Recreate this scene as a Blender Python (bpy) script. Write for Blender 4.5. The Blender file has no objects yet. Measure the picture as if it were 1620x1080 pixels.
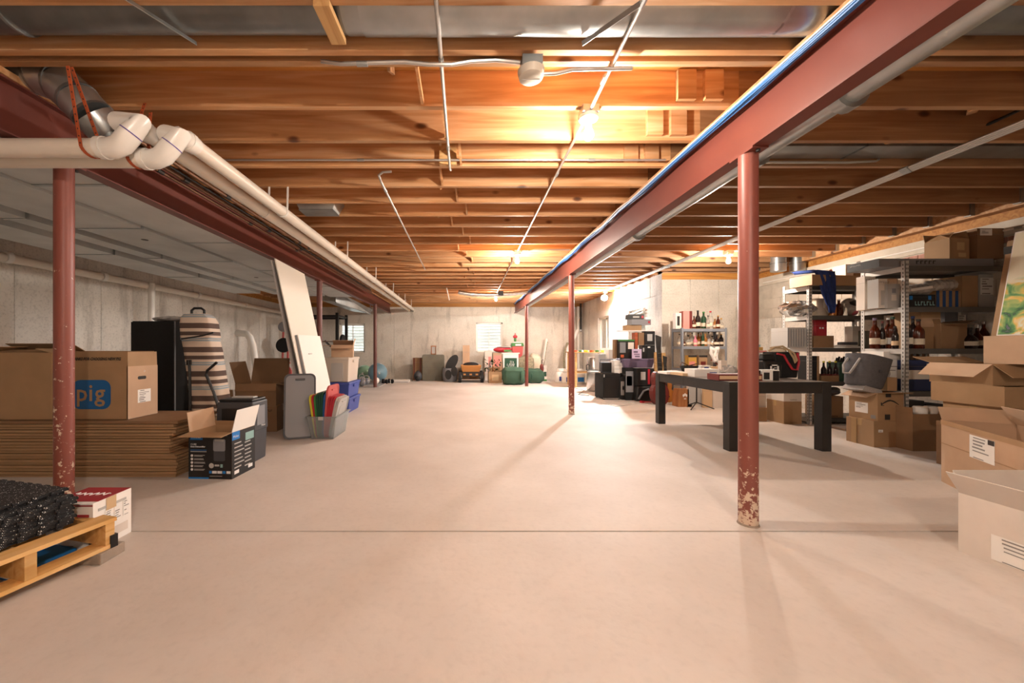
import bpy, math, random
from mathutils import Vector, Matrix, Euler
random.seed(7)
S = bpy.context.scene
C = S.collection
# ---------------------------------------------------------------- camera
FPX, HC, VX, VY = 588.0, 1.13, 735.0, 550.0
cd = bpy.data.cameras.new('camera'); cam = bpy.data.objects.new('camera', cd); C.objects.link(cam)
cam.location = (0, 0, HC); cam.rotation_euler = (math.pi/2, 0, 0)
cd.sensor_width = 36; cd.lens = FPX/1620*36
cd.shift_x = (810-VX)/1620; cd.shift_y = (VY-540)/1620
cd.clip_start = 0.05; cd.clip_end = 100
S.camera = cam
# ---------------------------------------------------------------- world, exposure
w = bpy.data.worlds.new('daylight'); S.world = w; w.use_nodes = True
w.node_tree.nodes['Background'].inputs[0].default_value = (0.93, 0.97, 1, 1)
w.node_tree.nodes['Background'].inputs[1].default_value = 1.5
S.view_settings.view_transform = 'Standard'; S.view_settings.look = 'None'
S.view_settings.gamma = 1; S.view_settings.use_curve_mapping = False
S.view_settings.exposure = 1.85
BULB_E, LED_E = 860, 950      # emission of the bare bulbs and of the shielded LED bulb
BULB_C, LED_C = (1.0, 0.87, 0.74), (1.0, 0.97, 0.95)
# ---------------------------------------------------------------- helpers
def P(px, py, Y): return Vector(((px-VX)*Y/FPX, Y, HC-(py-VY)*Y/FPX))
def FL(px, py):
    Y = FPX*HC/(py-VY); return Vector(((px-VX)*Y/FPX, Y, 0))
def XP(px, Y): return (px-VX)*Y/FPX
def ZP(py, Y): return HC-(py-VY)*Y/FPX
R = math.radians
def hx(s):
    s = s.lstrip('#'); o = []
    for i in (0, 2, 4):
        c = int(s[i:i+2], 16)/255
        o.append(c/12.92 if c <= .04045 else ((c+.055)/1.055)**2.4)
    return (*o, 1)
class MB:
    def __init__(s): s.v = []; s.f = []
    def add(s, vs, fs, M=None):
        n = len(s.v)
        s.v += [tuple(M @ Vector(v)) if M else tuple(v) for v in vs]
        flip = bool(M) and M.to_3x3().determinant() < 0
        s.f += [tuple(i+n for i in (reversed(f) if flip else f)) for f in fs]; return s
    def box(s, x0, x1, y0, y1, z0, z1, M=None):
        return s.add([(x0,y0,z0),(x1,y0,z0),(x1,y1,z0),(x0,y1,z0),(x0,y0,z1),(x1,y0,z1),(x1,y1,z1),(x0,y1,z1)],
                     [(0,3,2,1),(4,5,6,7),(0,1,5,4),(1,2,6,5),(2,3,7,6),(3,0,4,7)], M)
    def cbox(s, c, d, M=None):
        return s.box(c[0]-d[0]/2, c[0]+d[0]/2, c[1]-d[1]/2, c[1]+d[1]/2, c[2]-d[2]/2, c[2]+d[2]/2, M)
    def taper(s, w0, d0, w1, d1, z0, z1, M=None):
        return s.add([(-w0/2,-d0/2,z0),(w0/2,-d0/2,z0),(w0/2,d0/2,z0),(-w0/2,d0/2,z0),(-w1/2,-d1/2,z1),(w1/2,-d1/2,z1),(w1/2,d1/2,z1),(-w1/2,d1/2,z1)],
                     [(0,3,2,1),(4,5,6,7),(0,1,5,4),(1,2,6,5),(2,3,7,6),(3,0,4,7)], M)
    def bar(s, a, b, wd, th, up=(0,0,1)):
        a = Vector(a); b = Vector(b); d = (b-a); L = d.length; d.normalize()
        u = Vector(up)
        if abs(d.dot(u)) > .99: u = Vector((0,1,0))
        x = d.cross(u).normalized(); y = x.cross(d)
        M = Matrix(((x.x,d.x,y.x,a.x),(x.y,d.y,y.y,a.y),(x.z,d.z,y.z,a.z),(0,0,0,1)))
        return s.box(-wd/2, wd/2, 0, L, -th/2, th/2, M)
    def tube(s, pts, r, n=8, cap=True):
        pts = [Vector(p) for p in pts]; m = len(pts); rr = r if isinstance(r, (list, tuple)) else [r]*m
        base = len(s.v); ref = None
        for i, p in enumerate(pts):
            t = (pts[min(i+1, m-1)]-pts[max(i-1, 0)]).normalized()
            if ref is None:
                ref = Vector((0,0,1)) if abs(t.z) < .9 else Vector((1,0,0))
            x = t.cross(ref).normalized(); y = x.cross(t).normalized(); ref = y
            for k in range(n):
                a = 2*math.pi*k/n
                s.v.append(tuple(p+rr[i]*(math.cos(a)*x+math.sin(a)*y)))
        for i in range(m-1):
            for k in range(n):
                a = base+i*n+k; b = base+i*n+(k+1) % n
                s.f.append((a, b, b+n, a+n))
        if cap:
            s.f.append(tuple(base+k for k in range(n))[::-1]); s.f.append(tuple(base+(m-1)*n+k for k in range(n)))
        return s
    def lathe(s, prof, n=12, M=None):
        vs = []; fs = []; m = len(prof)
        for (r, z) in prof:
            for k in range(n):
                a = 2*math.pi*k/n; vs.append((r*math.cos(a), r*math.sin(a), z))
        for i in range(m-1):
            for k in range(n):
                a = i*n+k; b = i*n+(k+1) % n; fs.append((a, b, b+n, a+n))
        fs.append(tuple(range(n))[::-1]); fs.append(tuple((m-1)*n+k for k in range(n)))
        return s.add(vs, fs, M)
    def prism(s, pts, t0, t1, M=None):          # outline in the local x-z plane, thickness along y
        n = len(pts)
        vs = [(p[0], t0, p[1]) for p in pts]+[(p[0], t1, p[1]) for p in pts]
        fs = [tuple(range(n)), tuple(range(2*n-1, n-1, -1))]+[(i, i+n, (i+1) % n+n, (i+1) % n) for i in range(n)]
        return s.add(vs, fs, M)
    def ball(s, c, r, n=14, m=8):
        rx, ry, rz = r if isinstance(r, (tuple, list)) else (r, r, r)
        prof = [(math.sin(math.pi*i/m), -math.cos(math.pi*i/m)) for i in range(m+1)]
        prof[0] = (.01, -1); prof[-1] = (.01, 1)
        return s.lathe(prof, n, Matrix.Translation(c) @ Matrix.Diagonal((rx, ry, rz, 1)))
    def mesh(s, name, smooth=False):
        me = bpy.data.meshes.new(name); me.from_pydata(s.v, [], s.f)
        if smooth:
            me.shade_smooth(); me.set_sharp_from_angle(angle=R(40))
        me.validate(); return me
    def build(s, name, mat, parent=None, smooth=False, bevel=0, loc=None, rot=None):
        o = bpy.data.objects.new(name, s.mesh(name, smooth)); C.objects.link(o)
        o.data.materials.append(MT[mat] if isinstance(mat, str) else mat)
        if parent: o.parent = parent
        if loc is not None: o.location = loc
        if rot is not None: o.rotation_euler = rot
        if bevel:
            b = o.modifiers.new('bevel', 'BEVEL'); b.width = bevel; b.segments = 2; b.limit_method = 'ANGLE'; b.angle_limit = R(40)
        return o
def rrect(w, h, r, n=4, cx=0, cz=0):
    pts = []
    for (sx, sz, a0) in ((1,-1,-90), (1,1,0), (-1,1,90), (-1,-1,180)):
        for k in range(n+1):
            a = R(a0+90*k/n); pts.append((cx+sx*(w/2-r)+r*math.cos(a), cz+sz*(h/2-r)+r*math.sin(a)))
    return pts
def arc(a, b, c, n=5):                           # rounded corner from a through control b to c
    a, b, c = Vector(a), Vector(b), Vector(c)
    return [(1-t)**2*a+2*t*(1-t)*b+t*t*c for t in [i/n for i in range(n+1)]]
def tag(o, label, cat, group=None, kind=None):
    o['label'] = label; o['category'] = cat
    if group: o['group'] = group
    if kind: o['kind'] = kind
    return o
def thing(name, label, cat, loc=(0,0,0), rz=0, group=None, tilt=None):
    o = bpy.data.objects.new(name, None); C.objects.link(o); o.empty_display_size = .05
    o.location = loc; o.rotation_euler = tilt if tilt else (0, 0, rz)
    return tag(o, label, cat, group)
ORD = ['first','second','third','fourth','fifth','sixth','seventh','eighth','ninth','tenth','eleventh','twelfth','thirteenth','fourteenth','fifteenth','sixteenth','seventeenth','eighteenth','nineteenth','twentieth']
# ---------------------------------------------------------------- materials
MT = {}
def nt(name):
    m = bpy.data.materials.new(name); m.use_nodes = True; MT[name] = m
    t = m.node_tree; return m, t, t.nodes['Principled BSDF'], t.nodes, t.links
def plain(name, col, rough=.6, metal=0, var=0.0, scale=8, bump=0, trans=0, emis=0, coat=0, alpha=1, ior=1.45):
    m, t, b, N, L = nt(name); c = hx(col) if isinstance(col, str) else (*col, 1)
    b.inputs['Base Color'].default_value = c; b.inputs['Roughness'].default_value = rough; b.inputs['Metallic'].default_value = metal
    b.inputs['Transmission Weight'].default_value = trans; b.inputs['Coat Weight'].default_value = coat; b.inputs['IOR'].default_value = ior
    if emis: b.inputs['Emission Color'].default_value = c; b.inputs['Emission Strength'].default_value = emis
    if var or bump:
        tc = N.new('ShaderNodeTexCoord'); oi = N.new('ShaderNodeObjectInfo'); ad = N.new('ShaderNodeVectorMath')
        ad.operation = 'ADD'; sc = N.new('ShaderNodeMath'); sc.operation = 'MULTIPLY'; sc.inputs[1].default_value = 37
        L.new(oi.outputs['Random'], sc.inputs[0]); L.new(tc.outputs['Object'], ad.inputs[0]); L.new(sc.outputs[0], ad.inputs[1])
        n = N.new('ShaderNodeTexNoise'); n.inputs['Scale'].default_value = scale; n.inputs['Detail'].default_value = 5
        L.new(ad.outputs[0], n.inputs['Vector'])
        mp = N.new('ShaderNodeMapRange'); mp.inputs[1].default_value = .3; mp.inputs[2].default_value = .7
        mp.inputs[3].default_value = 1-var; mp.inputs[4].default_value = 1+var*.6
        L.new(n.outputs[0], mp.inputs[0])
        rv = N.new('ShaderNodeMapRange'); rv.inputs[3].default_value = 1-var*.6; rv.inputs[4].default_value = 1+var*.5
        L.new(oi.outputs['Random'], rv.inputs[0])
        mu = N.new('ShaderNodeMath'); mu.operation = 'MULTIPLY'; L.new(mp.outputs[0], mu.inputs[0]); L.new(rv.outputs[0], mu.inputs[1])
        mx = N.new('ShaderNodeVectorMath'); mx.operation = 'SCALE'; mx.inputs[0].default_value = c[:3]
        L.new(mu.outputs[0], mx.inputs['Scale']); L.new(mx.outputs[0], b.inputs['Base Color'])
        if bump:
            bp = N.new('ShaderNodeBump'); bp.inputs['Strength'].default_value = bump; bp.inputs['Distance'].default_value = .01
            L.new(n.outputs[0], bp.inputs['Height']); L.new(bp.outputs[0], b.inputs['Normal'])
    return m
def ramp(N, stops, interp='LINEAR'):
    r = N.new('ShaderNodeValToRGB'); r.color_ramp.interpolation = interp; e = r.color_ramp.elements
    e[0].position, e[0].color = stops[0][0], hx(stops[0][1]); e[1].position, e[1].color = stops[1][0], hx(stops[1][1])
    for p, c in stops[2:]: q = e.new(p); q.color = hx(c)
    return r
def wood(name, c0, c1, c2, knots=True, axis=0, rough=.65, per=.12):
    m, t, b, N, L = nt(name)
    tc = N.new('ShaderNodeTexCoord'); oi = N.new('ShaderNodeObjectInfo'); sc = N.new('ShaderNodeMath'); sc.operation = 'MULTIPLY'; sc.inputs[1].default_value = 91
    L.new(oi.outputs['Random'], sc.inputs[0])
    ad = N.new('ShaderNodeVectorMath'); ad.operation = 'ADD'; L.new(tc.outputs['Object'], ad.inputs[0]); L.new(sc.outputs[0], ad.inputs[1])
    mp = N.new('ShaderNodeMapping'); s = [16, 16, 16]; s[axis] = .9; mp.inputs['Scale'].default_value = s; L.new(ad.outputs[0], mp.inputs[0])
    n = N.new('ShaderNodeTexNoise'); n.inputs['Scale'].default_value = 1.0; n.inputs['Detail'].default_value = 6; n.inputs['Distortion'].default_value = 1.2; L.new(mp.outputs[0], n.inputs['Vector'])
    r = ramp(N, [(.28, c0), (.72, c2), (.5, c1)]); L.new(n.outputs[0], r.inputs[0])
    out = r.outputs[0]
    n2 = N.new('ShaderNodeTexNoise'); n2.inputs['Scale'].default_value = .8; n2.inputs['Detail'].default_value = 2; L.new(ad.outputs[0], n2.inputs['Vector'])
    hs = N.new('ShaderNodeHueSaturation'); L.new(out, hs.inputs['Color'])
    mr = N.new('ShaderNodeMapRange'); mr.inputs[3].default_value = 1-per*2.2; mr.inputs[4].default_value = 1+per*1.6; L.new(oi.outputs['Random'], mr.inputs[0])
    mr2 = N.new('ShaderNodeMapRange'); mr2.inputs[1].default_value = .3; mr2.inputs[2].default_value = .7; mr2.inputs[3].default_value = .82; mr2.inputs[4].default_value = 1.12; L.new(n2.outputs[0], mr2.inputs[0])
    mu = N.new('ShaderNodeMath'); mu.operation = 'MULTIPLY'; L.new(mr.outputs[0], mu.inputs[0]); L.new(mr2.outputs[0], mu.inputs[1]); L.new(mu.outputs[0], hs.inputs['Value'])
    out = hs.outputs[0]
    if knots:
        mk = N.new('ShaderNodeMapping'); s = [1.0, 7.0, 7.0]; 
        if axis: s = [7.0]*3; s[axis] = 1.0
        mk.inputs['Scale'].default_value = [2.2 if q == 1.0 else 4.4 for q in s]; L.new(ad.outputs[0], mk.inputs[0])
        vo = N.new('ShaderNodeTexVoronoi'); vo.inputs['Scale'].default_value = 1.0; L.new(mk.outputs[0], vo.inputs['Vector'])
        kr = ramp(N, [(.035, '3a1a08'), (.14, 'ffffff'), (.075, '7d4a22')]); L.new(vo.outputs['Distance'], kr.inputs[0])
        mx = N.new('ShaderNodeMix'); mx.data_type = 'RGBA'; mx.blend_type = 'MULTIPLY'; mx.inputs[0].default_value = .85
        L.new(out, mx.inputs[6]); L.new(kr.outputs[0], mx.inputs[7]); out = mx.outputs[2]
    L.new(out, b.inputs['Base Color']); b.inputs['Roughness'].default_value = rough
    bp = N.new('ShaderNodeBump'); bp.inputs['Strength'].default_value = .15; bp.inputs['Distance'].default_value = .01; L.new(n.outputs[0], bp.inputs['Height']); L.new(bp.outputs[0], b.inputs['Normal'])
    return m
def concrete(name, stops, streak=True, scale=1.0, rough=.85, dark='6d675c', amount=.6, objspace=False):
    m, t, b, N, L = nt(name)
    if objspace:
        tc = N.new('ShaderNodeTexCoord'); src = tc.outputs['Object']
    else:
        g = N.new('ShaderNodeNewGeometry'); src = g.outputs['Position']
    n = N.new('ShaderNodeTexNoise'); n.inputs['Scale'].default_value = 1.3*scale; n.inputs['Detail'].default_value = 8; n.inputs['Roughness'].default_value = .6; L.new(src, n.inputs['Vector'])
    r = ramp(N, stops); L.new(n.outputs[0], r.inputs[0]); out = r.outputs[0]
    if streak:
        mp = N.new('ShaderNodeMapping'); mp.inputs['Scale'].default_value = (3.2, 3.2, .55); L.new(src, mp.inputs[0])
        n2 = N.new('ShaderNodeTexNoise'); n2.inputs['Scale'].default_value = 1.0; n2.inputs['Detail'].default_value = 9; n2.inputs['Roughness'].default_value = .68; L.new(mp.outputs[0], n2.inputs['Vector'])
        r2 = ramp(N, [(.54, '000000'), (.72, 'ffffff')]); L.new(n2.outputs[0], r2.inputs[0])
        sc = N.new('ShaderNodeMath'); sc.operation = 'MULTIPLY'; sc.inputs[1].default_value = amount; L.new(r2.outputs[0], sc.inputs[0])
        mx = N.new('ShaderNodeMix'); mx.data_type = 'RGBA'; mx.inputs[7].default_value = hx(dark); L.new(sc.outputs[0], mx.inputs[0]); L.new(out, mx.inputs[6]); out = mx.outputs[2]
    n3 = N.new('ShaderNodeTexNoise'); n3.inputs['Scale'].default_value = 38*scale; n3.inputs['Detail'].default_value = 4; L.new(src, n3.inputs['Vector'])
    r3 = ramp(N, [(.3, 'c9c9c9'), (.5, 'ffffff')]); L.new(n3.outputs[0], r3.inputs[0])
    mx = N.new('ShaderNodeMix'); mx.data_type = 'RGBA'; mx.blend_type = 'MULTIPLY'; mx.inputs[0].default_value = .5 if streak else .12; L.new(out, mx.inputs[6]); L.new(r3.outputs[0], mx.inputs[7])
    L.new(mx.outputs[2], b.inputs['Base Color'])
    b.inputs['Roughness'].default_value = rough
    bp = N.new('ShaderNodeBump'); bp.inputs['Strength'].default_value = .12; bp.inputs['Distance'].default_value = .01; L.new(n3.outputs[0], bp.inputs['Height']); L.new(bp.outputs[0], b.inputs['Normal'])
    return m
def worn(name, base, chip, z0, z1, thr_lo, thr_hi, scale=30, rough=.45):   # paint with chips, denser from height z1 down to z0
    m, t, b, N, L = nt(name)
    tc = N.new('ShaderNodeTexCoord'); oi = N.new('ShaderNodeObjectInfo'); ad = N.new('ShaderNodeVectorMath'); ad.operation = 'ADD'
    sc = N.new('ShaderNodeMath'); sc.operation = 'MULTIPLY'; sc.inputs[1].default_value = 23; L.new(oi.outputs['Random'], sc.inputs[0])
    L.new(tc.outputs['Object'], ad.inputs[0]); L.new(sc.outputs[0], ad.inputs[1])
    n = N.new('ShaderNodeTexNoise'); n.inputs['Scale'].default_value = scale; n.inputs['Detail'].default_value = 5; n.inputs['Roughness'].default_value = .65; L.new(ad.outputs[0], n.inputs['Vector'])
    n2 = N.new('ShaderNodeTexNoise'); n2.inputs['Scale'].default_value = 4; L.new(ad.outputs[0], n2.inputs['Vector'])
    sx = N.new('ShaderNodeSeparateXYZ'); L.new(tc.outputs['Object'], sx.inputs[0])
    mr = N.new('ShaderNodeMapRange'); mr.inputs[1].default_value = z0; mr.inputs[2].default_value = z1; mr.inputs[3].default_value = thr_lo; mr.inputs[4].default_value = thr_hi; L.new(sx.outputs[2], mr.inputs[0])
    s1 = N.new('ShaderNodeMath'); s1.operation = 'SUBTRACT'; L.new(n.outputs[0], s1.inputs[0]); L.new(mr.outputs[0], s1.inputs[1])
    s2 = N.new('ShaderNodeMath'); s2.operation = 'MULTIPLY_ADD'; L.new(n2.outputs[0], s2.inputs[0]); s2.inputs[1].default_value = .25; L.new(s1.outputs[0], s2.inputs[2])
    s3 = N.new('ShaderNodeMapRange'); s3.inputs[1].default_value = .12; s3.inputs[2].default_value = .15; L.new(s2.outputs[0], s3.inputs[0])
    mx = N.new('ShaderNodeMix'); mx.data_type = 'RGBA'; mx.inputs[6].default_value = hx(base); mx.inputs[7].default_value = hx(chip); L.new(s3.outputs[0], mx.inputs[0])
    L.new(mx.outputs[2], b.inputs['Base Color']); b.inputs['Roughness'].default_value = rough
    return m
wood('joist_wood', 'b07a4a', 'ca9666', 'dab088')
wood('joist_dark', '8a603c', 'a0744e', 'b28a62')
wood('subfloor', 'a0662c', 'bf8340', 'cf9850', knots=False)
wood('pale_wood', 'b98a52', 'd2a56c', 'e0ba86', axis=1, knots=False)
wood('pallet_wood', 'c08a48', 'd9aa66', 'e6c088', axis=1)
wood('warm_wood', '8a5630', 'a4683a', 'b87c4a', axis=2, knots=False)
wood('guitar_wood', '9a5a26', 'b06c30', 'c4823e', axis=2, knots=False, rough=.3)
concrete('wall_concrete', [(.3, 'cdc7bd'), (.7, 'e2dcd3')], amount=.5)
concrete('wall_concrete_old', [(.3, 'c6bfb3'), (.7, 'dfd8cd')], amount=.75)
concrete('block_concrete', [(.3, 'bfb5a6'), (.7, 'd2cabd')], streak=False, scale=3)
concrete('paver', [(.3, '8a7d70'), (.7, 'a89a8c')], streak=False, scale=5)
concrete('floor_concrete', [(.3, 'c4bbb2'), (.7, 'd8d0c9')], streak=False, scale=.7, rough=.62)
concrete('foam_grey', [(.3, '68655a'), (.7, '7c786a')], streak=False, scale=2)
plain('brick', 'b08577', .85, var=.35, scale=14)
plain('mortar', 'c4bbad', .9, var=.15)
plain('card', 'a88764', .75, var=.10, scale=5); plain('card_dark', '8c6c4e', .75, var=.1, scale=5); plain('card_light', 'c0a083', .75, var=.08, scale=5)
plain('card_white', 'dcd2c8', .7, var=.05); plain('tape', 'b59468', .3); plain('tape_clear', 'c9ad86', .2)
plain('red_paint', '713b32', .42, var=.08, scale=3); worn('column_paint', '874a3f', 'd8c3ae', 0.0, .75, .46, .73); worn('column_paint_worn', '874a3f', 'd8c3ae', .05, 1.9, .55, .72)
plain('brown_paint', '6c4038', .45, var=.1, scale=3)
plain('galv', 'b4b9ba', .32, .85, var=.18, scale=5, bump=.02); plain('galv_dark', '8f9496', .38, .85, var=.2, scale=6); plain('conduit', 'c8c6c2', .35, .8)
plain('duct_flat', 'cacdcc', .42, .2, var=.16, scale=2.2); plain('shelf_grey', 'c9c6c2', .4, .3); plain('deck_and_beam_shade', '56534f', .5, .2); plain('shelf_blue', '8d939c', .4, .2)
plain('pvc', 'e6ddd0', .35, var=.04, scale=3); plain('pvc_white', 'efece6', .25); plain('pvc_purple', '5a4a9a', .4)
plain('orange_strap', 'b3552f', .6, var=.2, scale=20); plain('copper', '7c5a44', .45, .6, var=.2); plain('black_iron', '2a2624', .5)
plain('blue_cable', '3f78b8', .4); plain('white_cable', 'd8d4cc', .45); plain('black_plastic', '1e1d1e', .4); plain('black_matte', '171617', .8, var=.25, scale=60)
plain('white_plastic', 'e9e5de', .4); plain('cream_plastic', 'd9d0c2', .4); plain('dark_grey', '44454a', .45); plain('mid_grey', '84858a', .45); plain('light_grey', 'b5b3b0', .45)
plain('paper', 'eeebe6', .7); plain('ink', '2b2827', .7); plain('ink_grey', '8f8b88', .7); plain('white_ink', 'e8e6e4', .6)
plain('blue_print', '1f78c4', .5); plain('pig_blue', '17609e', .6); plain('red_print', 'a03038', .5); plain('navy', '22305e', .6); plain('royal', '3e4f9a', .45)
plain('beige_tote', 'c8bdb0', .45); plain('yellow', 'd8cc3a', .45); plain('red_lid', 'b02c38', .4); plain('red_soft', 'c45a58', .4); plain('green_lid', '3c7c3e', .4); plain('dark_green', '1f4a38', .4); plain('blue_lid', '24508a', .4)
plain('drywall', 'ded6ca', .8); plain('white_board', 'e6e0da', .6); plain('brass', 'b89850', .3, .8)
plain('black_wood', '262423', .45, var=.15, scale=12); plain('sheen_grey', 'a59c94', .25)
plain('fabric_grey', '5b595c', .95, var=.12, scale=40); plain('fabric_light', 'aaa5a2', .95, var=.1, scale=40); plain('canvas', 'd6c8b2', .9, var=.08, scale=30)
plain('green_fabric', '3c5a49', .85, var=.15, scale=6); plain('blue_fabric', '2a3f7c', .9, var=.15, scale=20); plain('pink', 'd9788a', .7); plain('salmon', 'd98a82', .6); plain('purple', '6d5f78', .5); plain('lilac', 'c8b6d4', .6)
plain('amber', '5a2410', .12, trans=.35); plain('dark_glass', '201514', .1); plain('clear_glass', 'e6e2da', .08, trans=.75); plain('green_glass', '2f5038', .12, trans=.3); plain('pale_amber', 'b9783c', .12, trans=.45)
plain('foil', 'd8d8d6', .22, .9, var=.2, scale=18, bump=.4); plain('plastic_wrap', 'c9c4bf', .15, .0, var=.2, scale=14, bump=.6, trans=.3)
plain('clear_tote', 'dfe4e6', .18, trans=.82, ior=1.15); plain('pane', 'f4f8fa', .03, trans=.97, ior=1.08)
plain('well', 'e6e8e4', .5); plain('steel', 'c2c0bd', .25, .9, var=.1); plain('rubber', '1b1b1c', .8); plain('orange_cart', 'c08448', .5); plain('leaf', '3c4a30', .7, var=.3, scale=20); plain('camo', 'a39a80', .9, var=.45, scale=22); plain('gold', 'c79a4a', .4)
plain('ball_blue', '7da4b8', .3, coat=.3); plain('ball_green', '8fb89a', .35); plain('grey_mat', 'a5a5a5', .8); plain('tan', 'd2b48f', .6); plain('teal', '8fb5b2', .6); plain('dark_red', '6a2824', .5); plain('rope', 'b39a78', .9)
def speckle():
    m, t, b, N, L = nt('speckle')
    tc = N.new('ShaderNodeTexCoord'); v = N.new('ShaderNodeTexVoronoi'); v.inputs['Scale'].default_value = 130; L.new(tc.outputs['Object'], v.inputs['Vector'])
    r = ramp(N, [(.2, 'e8e6e2'), (.27, '1d1d20')]); L.new(v.outputs['Distance'], r.inputs[0])
    n = N.new('ShaderNodeTexNoise'); n.inputs['Scale'].default_value = 60; L.new(tc.outputs['Object'], n.inputs['Vector'])
    r2 = ramp(N, [(.45, '000000'), (.55, 'ffffff')]); L.new(n.outputs[0], r2.inputs[0])
    mx = N.new('ShaderNodeMix'); mx.data_type = 'RGBA'; mx.inputs[6].default_value = hx('1d1d20'); L.new(r2.outputs[0], mx.inputs[0]); L.new(r.outputs[0], mx.inputs[7])
    L.new(mx.outputs[2], b.inputs['Base Color']); b.inputs['Roughness'].default_value = .85
speckle()
def stripes():
    m, t, b, N, L = nt('stripe_fabric')
    tc = N.new('ShaderNodeTexCoord'); sx = N.new('ShaderNodeSeparateXYZ'); L.new(tc.outputs['Object'], sx.inputs[0])
    ml = N.new('ShaderNodeMath'); ml.operation = 'MULTIPLY'; ml.inputs[1].default_value = 1/.27; L.new(sx.outputs[2], ml.inputs[0])
    fr = N.new('ShaderNodeMath'); fr.operation = 'FRACT'; L.new(ml.outputs[0], fr.inputs[0])
    r = ramp(N, [(0, '5d4c45'), (.22, 'd5c3b2'), (.46, '8fa0aa'), (.52, 'd5c3b2'), (.55, '8fa0aa'), (.6, 'd5c3b2'), (.7, '5d4c45'), (.86, 'd5c3b2')], 'CONSTANT'); L.new(fr.outputs[0], r.inputs[0])
    L.new(r.outputs[0], b.inputs['Base Color']); b.inputs['Roughness'].default_value = .9
stripes()
def painting():
    m, t, b, N, L = nt('watercolour')
    tc = N.new('ShaderNodeTexCoord'); n = N.new('ShaderNodeTexNoise'); n.inputs['Scale'].default_value = 7; n.inputs['Detail'].default_value = 3; n.inputs['Distortion'].default_value = .8; L.new(tc.outputs['Object'], n.inputs['Vector'])
    r = ramp(N, [(.3, '20302a'), (.75, 'f0ecd8'), (.4, '2f5a3c'), (.47, '5f9256'), (.53, '9fb26a'), (.58, 'e0b85a'), (.65, 'dfe2cc'), (.36, '6a6a78')]); L.new(n.outputs[0], r.inputs[0])
    sx = N.new('ShaderNodeSeparateXYZ'); L.new(tc.outputs['Object'], sx.inputs[0])
    n2 = N.new('ShaderNodeTexNoise'); n2.inputs['Scale'].default_value = 5; L.new(tc.outputs['Object'], n2.inputs['Vector'])
    ad = N.new('ShaderNodeMath'); ad.operation = 'MULTIPLY_ADD'; ad.inputs[1].default_value = .35; L.new(n2.outputs[0], ad.inputs[0]); L.new(sx.outputs[2], ad.inputs[2])
    mr = N.new('ShaderNodeMapRange'); mr.inputs[1].default_value = .66; mr.inputs[2].default_value = .72; L.new(ad.outputs[0], mr.inputs[0])
    mx = N.new('ShaderNodeMix'); mx.data_type = 'RGBA'; mx.inputs[7].default_value = hx('e6e0c8'); L.new(mr.outputs[0], mx.inputs[0]); L.new(r.outputs[0], mx.inputs[6])
    L.new(mx.outputs[2], b.inputs['Base Color']); b.inputs['Roughness'].default_value = .7
painting()
def lampmat(name, col, e):
    m, t, b, N, L = nt(name); b.inputs['Base Color'].default_value = (1, 1, 1, 1); b.inputs['Emission Color'].default_value = (*col, 1); b.inputs['Emission Strength'].default_value = e
lampmat('bulb_glow', BULB_C, BULB_E); lampmat('bulb_dim', BULB_C, BULB_E*.62); lampmat('fill_bulb_glow', BULB_C, BULB_E*1.2); lampmat('led_glow', LED_C, LED_E)
_tc = {}
def text_mesh(s, size, align='LEFT', bold=0):
    k = (s, size, align, bold)
    if k not in _tc:
        cu = bpy.data.curves.new('txt', 'FONT'); cu.body = s; cu.size = size; cu.align_x = align; cu.offset = bold; cu.resolution_u = 2
        o = bpy.data.objects.new('txt', cu); C.objects.link(o); bpy.context.view_layer.update()
        me = bpy.data.meshes.new_from_object(o.evaluated_get(bpy.context.evaluated_depsgraph_get())); bpy.data.objects.remove(o); bpy.data.curves.remove(cu); _tc[k] = me
    return _tc[k].copy()
def face(dims, f):
    w, d, h = dims
    return {'f': ((-w/2,-d/2,0),(1,0,0),(0,0,1)), 'r': ((w/2,-d/2,0),(0,1,0),(0,0,1)), 'b': ((w/2,d/2,0),(-1,0,0),(0,0,1)), 'l': ((-w/2,d/2,0),(0,-1,0),(0,0,1)), 't': ((-w/2,-d/2,h),(1,0,0),(0,1,0))}[f]
def fmat(dims, f, u, v, lift=.002):
    o, a, b = (Vector(q) for q in face(dims, f)); n = a.cross(b)
    p = o+a*u+b*v+n*lift
    return Matrix(((a.x,b.x,n.x,p.x),(a.y,b.y,n.y,p.y),(a.z,b.z,n.z,p.z),(0,0,0,1)))
def decal(parent, dims, f, u0, u1, v0, v1, mat, name='printed_panel', lift=.001, r=0):
    M = fmat(dims, f, 0, 0, lift); mb = MB()
    if r:
        pts = rrect(u1-u0, v1-v0, r, 5, (u0+u1)/2, (v0+v1)/2)
        mb.prism(pts, 0, -.0015, M @ Matrix(((1,0,0,0),(0,0,1,0),(0,-1,0,0),(0,0,0,1))))
    else: mb.box(u0, u1, v0, v1, 0, .0015, M)
    return mb.build(name, mat, parent)
def lettering(parent, dims, f, u, v, size, s, mat, lift=.003, align='LEFT', bold=0, sx=1, name='lettering', shear=0):
    me = text_mesh(s, size, align, bold); me.transform(fmat(dims, f, u, v, lift) @ Matrix(((sx,shear,0,0),(0,1,0,0),(0,0,1,0),(0,0,0,1))))
    me.materials.clear(); me.materials.append(MT[mat])
    o = bpy.data.objects.new(name, me); C.objects.link(o); o.parent = parent; return o
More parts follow.
